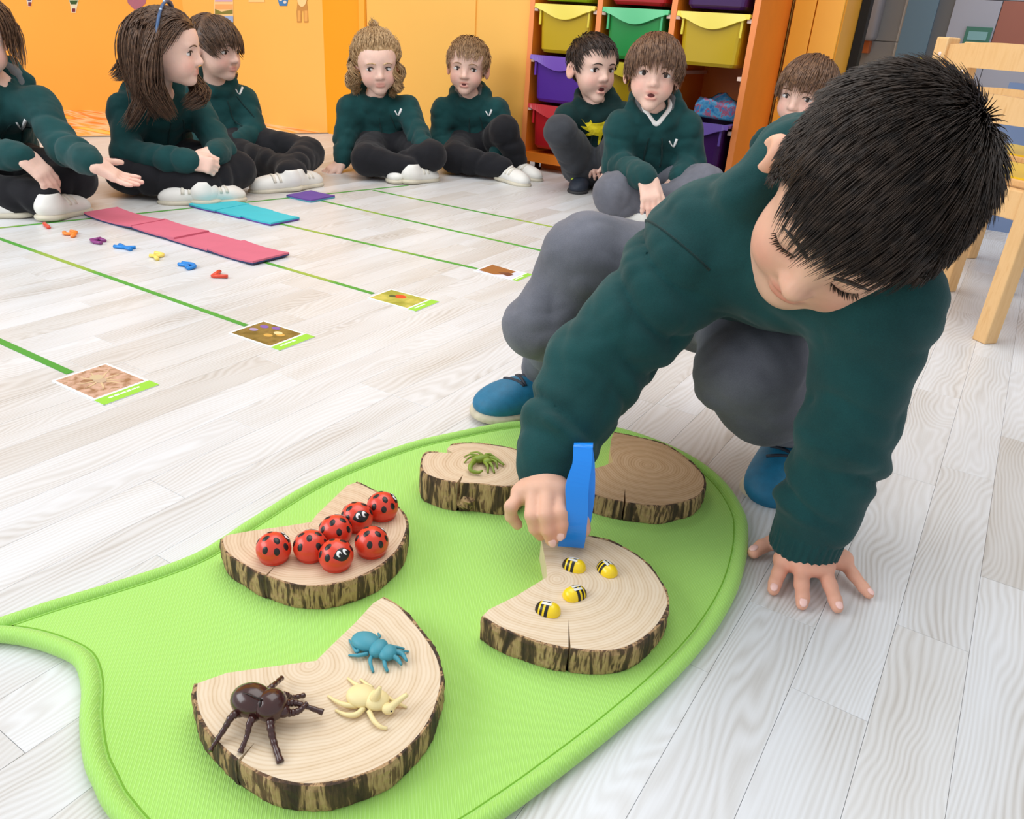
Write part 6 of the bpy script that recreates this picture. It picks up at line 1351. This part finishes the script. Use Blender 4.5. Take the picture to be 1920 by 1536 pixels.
# left hand flat on the floor: joints as (photo pixel, height)
nails = []
def finger(pts, r, nb, k=.0028, root=None, nail=True):
    if root is not None: B.cap(root, pts[0], r * 1.15, r * 1.08, .008)
    n = len(pts)
    for i in range(n - 1): B.cap(pts[i], pts[i + 1], r * (1.05 - .08 * i), r * (1.0 - .09 * i), k)
    if nail: nails.append((pts[-1], nrm(pts[-1] - pts[-2]), nrm(nb), r * .86))
up = np.array([0, 0, 1.0])
g3 = lambda x, y, z: G(x, y, z)
pl = [g3(1470, 1050, .024), g3(1503, 1062, .026), g3(1543, 1064, .025), g3(1580, 1050, .022)]
wl = h['wrL']
for p in pl: B.cap(wl + (p - wl) * .25, p, .0135, .0105, .012)
B.cap(pl[0], pl[3], .0105, None, .010); B.ell((wl + pl[1] + pl[2]) / 3, (.028, .028, .013), None, .012)
B.cap(wl, wl + (pl[1] - wl) * .4, .020, .018, .012)
finger([pl[0], g3(1460, 1075, .017), g3(1453, 1094, .011), g3(1450, 1106, .0075)], .0084, up)
finger([pl[1], g3(1503, 1096, .018), g3(1505, 1120, .012), g3(1504, 1133, .0075)], .0086, up)
finger([pl[2], g3(1556, 1097, .017), g3(1566, 1126, .011), g3(1570, 1139, .0075)], .0084, up)
finger([pl[3], g3(1600, 1078, .015), g3(1619, 1102, .010), g3(1629, 1114, .007)], .0074, up)
finger([wl + (pl[0] - wl) * .3, g3(1449, 1017, .018), g3(1428, 1025, .014), g3(1413, 1036, .011)], .0096, nrm(up - .3 * CR), root=wl)
# right hand closed on the tweezers
q3 = lambda x, y, d: Q(x, y, d)
wr = h['wrR']
kn = [q3(1051, 922, .868), q3(1027, 914, .866), q3(1001, 916, .872), q3(979, 926, .884)]
for p in kn: B.cap(wr, p, .0145, .0112, .012)
B.cap(kn[0], kn[3], .011, None, .010); B.cap(wr, wr + (kn[1] - wr) * .3, .020, .019, .012)
bk = nrm(-CF)
finger([kn[0], q3(1050, 962, .852), q3(1052, 984, .854), q3(1050, 1002, .858)], .0088, bk)
finger([kn[1], q3(1024, 966, .849), q3(1028, 994, .853), q3(1034, 1013, .860)], .0090, bk)
finger([kn[2], q3(998, 966, .855), q3(1004, 990, .862), q3(1014, 1003, .870)], .0088, bk, nail=False)
finger([kn[3], q3(958, 950, .872), q3(958, 968, .880), q3(970, 984, .886)], .0078, bk, nail=False)
finger([wr + (kn[0] - wr) * .2, q3(1080, 930, .905), q3(1092, 968, .890), q3(1095, 994, .876)], .0098, bk, root=wr, nail=False)
fc = [h['wrL'], h['wrR']] + [n_[0] for n_ in nails] + pl
hbody = sdf_obj('body', B, .0025, M_skin2, hero, head_tint(ho, HR, hs0, 0.0, fc), 1)
head_parts(hbody, B, ho, HR, hs0, MH['black'], 0.0, closed=True)
M_nail = mat('fingernail', (246, 200, 190), .25)
for p, d, nb, r in nails:
    nb = nrm(nb - (nb @ d) * d); x = np.cross(d, nb); ellip('fingernail', p + nb * r * .78 - d * r * .1, (r * .62, r * .85, r * .28), M_nail, hbody, np.stack([x, d, nb], 1), 10, 8)
L_ = lambda x, y, z: ho + HR @ (np.array([x, y, z]) * hs0)
for s in (1, -1):
    lash = []
    for t in np.linspace(0, 1, 26):
        x = s * (.0195 + t * .0245); z = -.0045 - .004 * math.sin(math.pi * t)
        q = march(B, L_(x, .14, z), -HR[:, 1], .15, .03)
        if q is None: continue
        jl = .75 + .5 * random.random(); d = nrm(HR @ nrm([s * (.25 + .5 * t), .75, -.35]) + np.random.randn(3) * .12); tip = d * .0075 * jl + HR @ np.array([0, .001, .002]); lash.append([q, q + d * .004 * jl, q + tip])
    V, F = strands_geo(np.array(lash), .0006); o = bpy.data.objects.new('eyelashes', np_mesh(V, F, MH['black'])); COL.objects.link(o); o.parent = hbody; o.matrix_parent_inverse = inv_of(hbody); o['kind'] = 'stuff'
# hair: thick, dark, straight, combed forward from the crown
WH2 = np.array([-.034, -.068, .072])
def comb_hero(p):
    v = p - WH2; v[:, 1] += .015; return v
def hero_line(p): return np.where((p[:, 2] < .02) | (np.abs(p[:, 0]) > .058), .020, .046)
make_hair(hero, ho, HR, hs0, MH['black'], 17000, .06, .00065, comb_hero, .10, .08, 21, 6, .008, line=.002, jit=.09, soft=.03, lenfn=hero_line)
# sweatshirt
H = SDF((.003, 36, 2.0)); U = nrm(h['neck'] - h['pelvis']); Lf = nrm(h['shR'] - h['shL']); Fw = nrm(np.cross(U, Lf)); Lf = nrm(np.cross(Fw, U))
pv = h['pelvis'] + U * .05
H.cap(h['neck'] - U * .09, pv, .102, .120, .04, fold=(.004, 8, .5, 1.0), flat=(Fw, .86)); H.cap(h['shL'] - U * .02, h['shR'] - U * .02, .058, .062, .04)
H.cap(h['neck'] - U * .02, h['neck'] - U * .07, .072, .085, .03)
a, b, c = h['shR'], h['elR'], h['wrR']; ax = nrm(b - c)
H.cap(a, b, .064, .055, .03, fold=(.0095, 19, .6, 1.9)); H.cap(b, c + ax * .028, .056, .045, .015, fold=(.0115, 21, 2.2, 1.7)); H.cap(c + ax * .03, c + ax * .0, .0365, .0335, .010)
a, b, c = h['shL'], h['elL'], h['wrL']; ax = nrm(b - c)
H.cap(a, b, .054, .048, .03, fold=(.007, 15, 1.1, 1.9)); H.cap(b, c + ax * .045, .049, .045, .015, fold=(.011, 19, .4, 1.9)); H.cap(c + ax * .045, c + ax * .004, .040, .0385, .010)
N = h['neck']; hd = lambda l, f, u: N + Lf * l + Fw * f + U * u
hp = [hd(.012, .074, -.03), hd(.058, .052, -.010), hd(.084, .0, .012), hd(.062, -.056, .026), hd(0, -.078, .028), hd(-.062, -.056, .026), hd(-.084, .0, .012), hd(-.058, .052, -.010), hd(-.012, .074, -.03)]
H.chain(hp, [.014, .022, .030, .035, .036, .035, .030, .022, .014], .014)
H.ell(hd(0, -.10, -.045), (.09, .042, .075), np.stack([Lf, Fw, U], 1), .03)
H.cap(hd(0, .006, .006), ho + HR @ np.array([0, -.012, -.06]) * hs0, .046, .056, .008, 's')
hh = sdf_obj('sweatshirt', H, .0036, M_hood, hero)
for s, r0_, r1_, l0, l1 in (('R', .0385, .0350, .046, -.002), ('L', .0425, .0405, .052, .0)):
    ax = nrm(h['el' + s] - h['wr' + s]); Kf = SDF(); Kf.cap(h['wr' + s] + ax * l0, h['wr' + s] + ax * l1, r0_, r1_, .004, rib=(.0011, 30)); Kf.half(h['wr' + s] + ax * (l1 - .008), -ax, .003); sdf_obj('cuff', Kf, .0024, M_hood, hh, None, 0)
# seams along the right shoulder
aR = nrm(h['elR'] - h['shR']); s1 = nrm(np.cross(aR, CF)); s2 = np.cross(s1, aR); seam = []
for t in np.linspace(-2.0, 0.3, 16):
    dv_ = s1 * math.sin(t) - s2 * math.cos(t) * 1.0; q = march(H, h['shR'] + aR * .035 + dv_ * .14, -dv_, .14, .03)
    if q is not None: seam.append(q)
if len(seam) > 4: tube('shoulder_seam', seam, .0016, M_hood2, hh, 6)
ctr = h['neck'] - U * .15
for q in ([(-.050, .02), (-.056, .01), (-.060, .0)], [(-.068, .022), (-.064, .008), (-.060, -.004)]): strip_on(hh, 'emblem', H, q, ctr, Fw, U, M_wht, .002, .14)
# trousers: baggy jersey
T = SDF((.003, 34, 1.0)); T.cap(h['hipL'], h['hipR'], .092, None, .04); T.cap(h['pelvis'], (h['hipL'] + h['hipR']) / 2, .1, .09, .03)
for s, rk in (('R', .062), ('L', .056)):
    a, b, c = h['hip' + s], h['kn' + s], h['an' + s]; ax = nrm(b - c)
    T.cap(a, b, .086, rk, .04, fold=(.008, 6, 1.0, 1.6)); T.cap(b, c + ax * .06, rk, .050, .03, fold=(.012, 10, 2.0, 1.6)); T.cap(c + ax * .06, c + ax * .0, .042, .037, .012, fold=(.004, 30, 1.0, .8))
T.ell(Q(1020, 612, 1.12), (.060, .056, .050), None, .04); T.ell(Q(1358, 716, .985), (.034, .032, .030), None, .03); T.ell(Q(1425, 770, 1.02), (.046, .046, .044), None, .03); T.ell(Q(1380, 655, 1.03), (.04, .04, .035), None, .04)
sdf_obj('trousers', T, .0042, M_grey, hero)
for s in 'LR':
    M_so = mat('off_white_trainer_sole', (206, 196, 172), .7, .12, 60)
    shoe(hero, h['an' + s] + np.array([0, 0, -.018]), h['to' + s] + np.array([0, 0, .008]), up, .165, M_shoeb, M_so, 'lace', .040)
# blue tweezers
tw = empty('toy_tweezers', (*G(1070, 1026, ZCt)[:2], ZCt), 0, 'bright blue plastic tweezers held in the right hand of the boy in front', 'tweezers')
M_tw = mat('bright_blue_plastic', (16, 140, 246), .32, coat=.2)
def ribbon(nm, pts, hw, th):
    P_ = spline(pts, 5); W = np.interp(np.linspace(0, 1, len(P_)), np.linspace(0, 1, len(hw)), hw); V, F = [], []
    for i, p in enumerate(P_):
        t = nrm(P_[min(i + 1, len(P_) - 1)] - P_[max(i - 1, 0)]); x = nrm(CR - (CR @ t) * t); n = np.cross(x, t)
        for sx, sn in ((-1, -1), (1, -1), (1, 1), (-1, 1)): V.append(p + x * sx * W[i] + n * sn * th / 2)
    for i in range(len(P_) - 1):
        for j in range(4): F.append((i * 4 + j, i * 4 + (j + 1) % 4, i * 4 + 4 + (j + 1) % 4, i * 4 + 4 + j))
    F += [(0, 1, 2, 3), tuple(4 * (len(P_) - 1) + k for k in (3, 2, 1, 0))]
    bm = bmesh.new(); vs = [bm.verts.new(v) for v in V]
    for f in F: bm.faces.new([vs[i] for i in f])
    return bm_obj(nm, bm, M_tw, tw, False)
tip_d = depth_of(G(1069, 1022, ZCt + .004))
fr_ = [Q(1093, 840, tip_d - .040), Q(1091, 872, tip_d - .042), Q(1082, 912, tip_d - .041), Q(1082, 950, tip_d - .036), Q(1081, 985, tip_d - .028), Q(1074, 1010, tip_d - .017), Q(1070, 1024, tip_d - .008)]
bk_ = [Q(1094, 840, tip_d - .010), Q(1098, 880, tip_d - .006), Q(1094, 930, tip_d - .002), Q(1086, 985, tip_d + .0), Q(1072, 1018, tip_d + .0)]
wd_ = np.array([14, 14, 17, 16, 15, 19, 20]) * tip_d / FOC * 1.22
ribbon('arm', fr_, wd_, .0035); ribbon('arm', bk_, wd_[:5], .0035)
ribbon('bridge', [Q(1093, 842, tip_d - .040), Q(1094, 834, tip_d - .032), Q(1095, 834, tip_d - .016), Q(1094, 842, tip_d - .010)], wd_[:1].repeat(2), .0035)
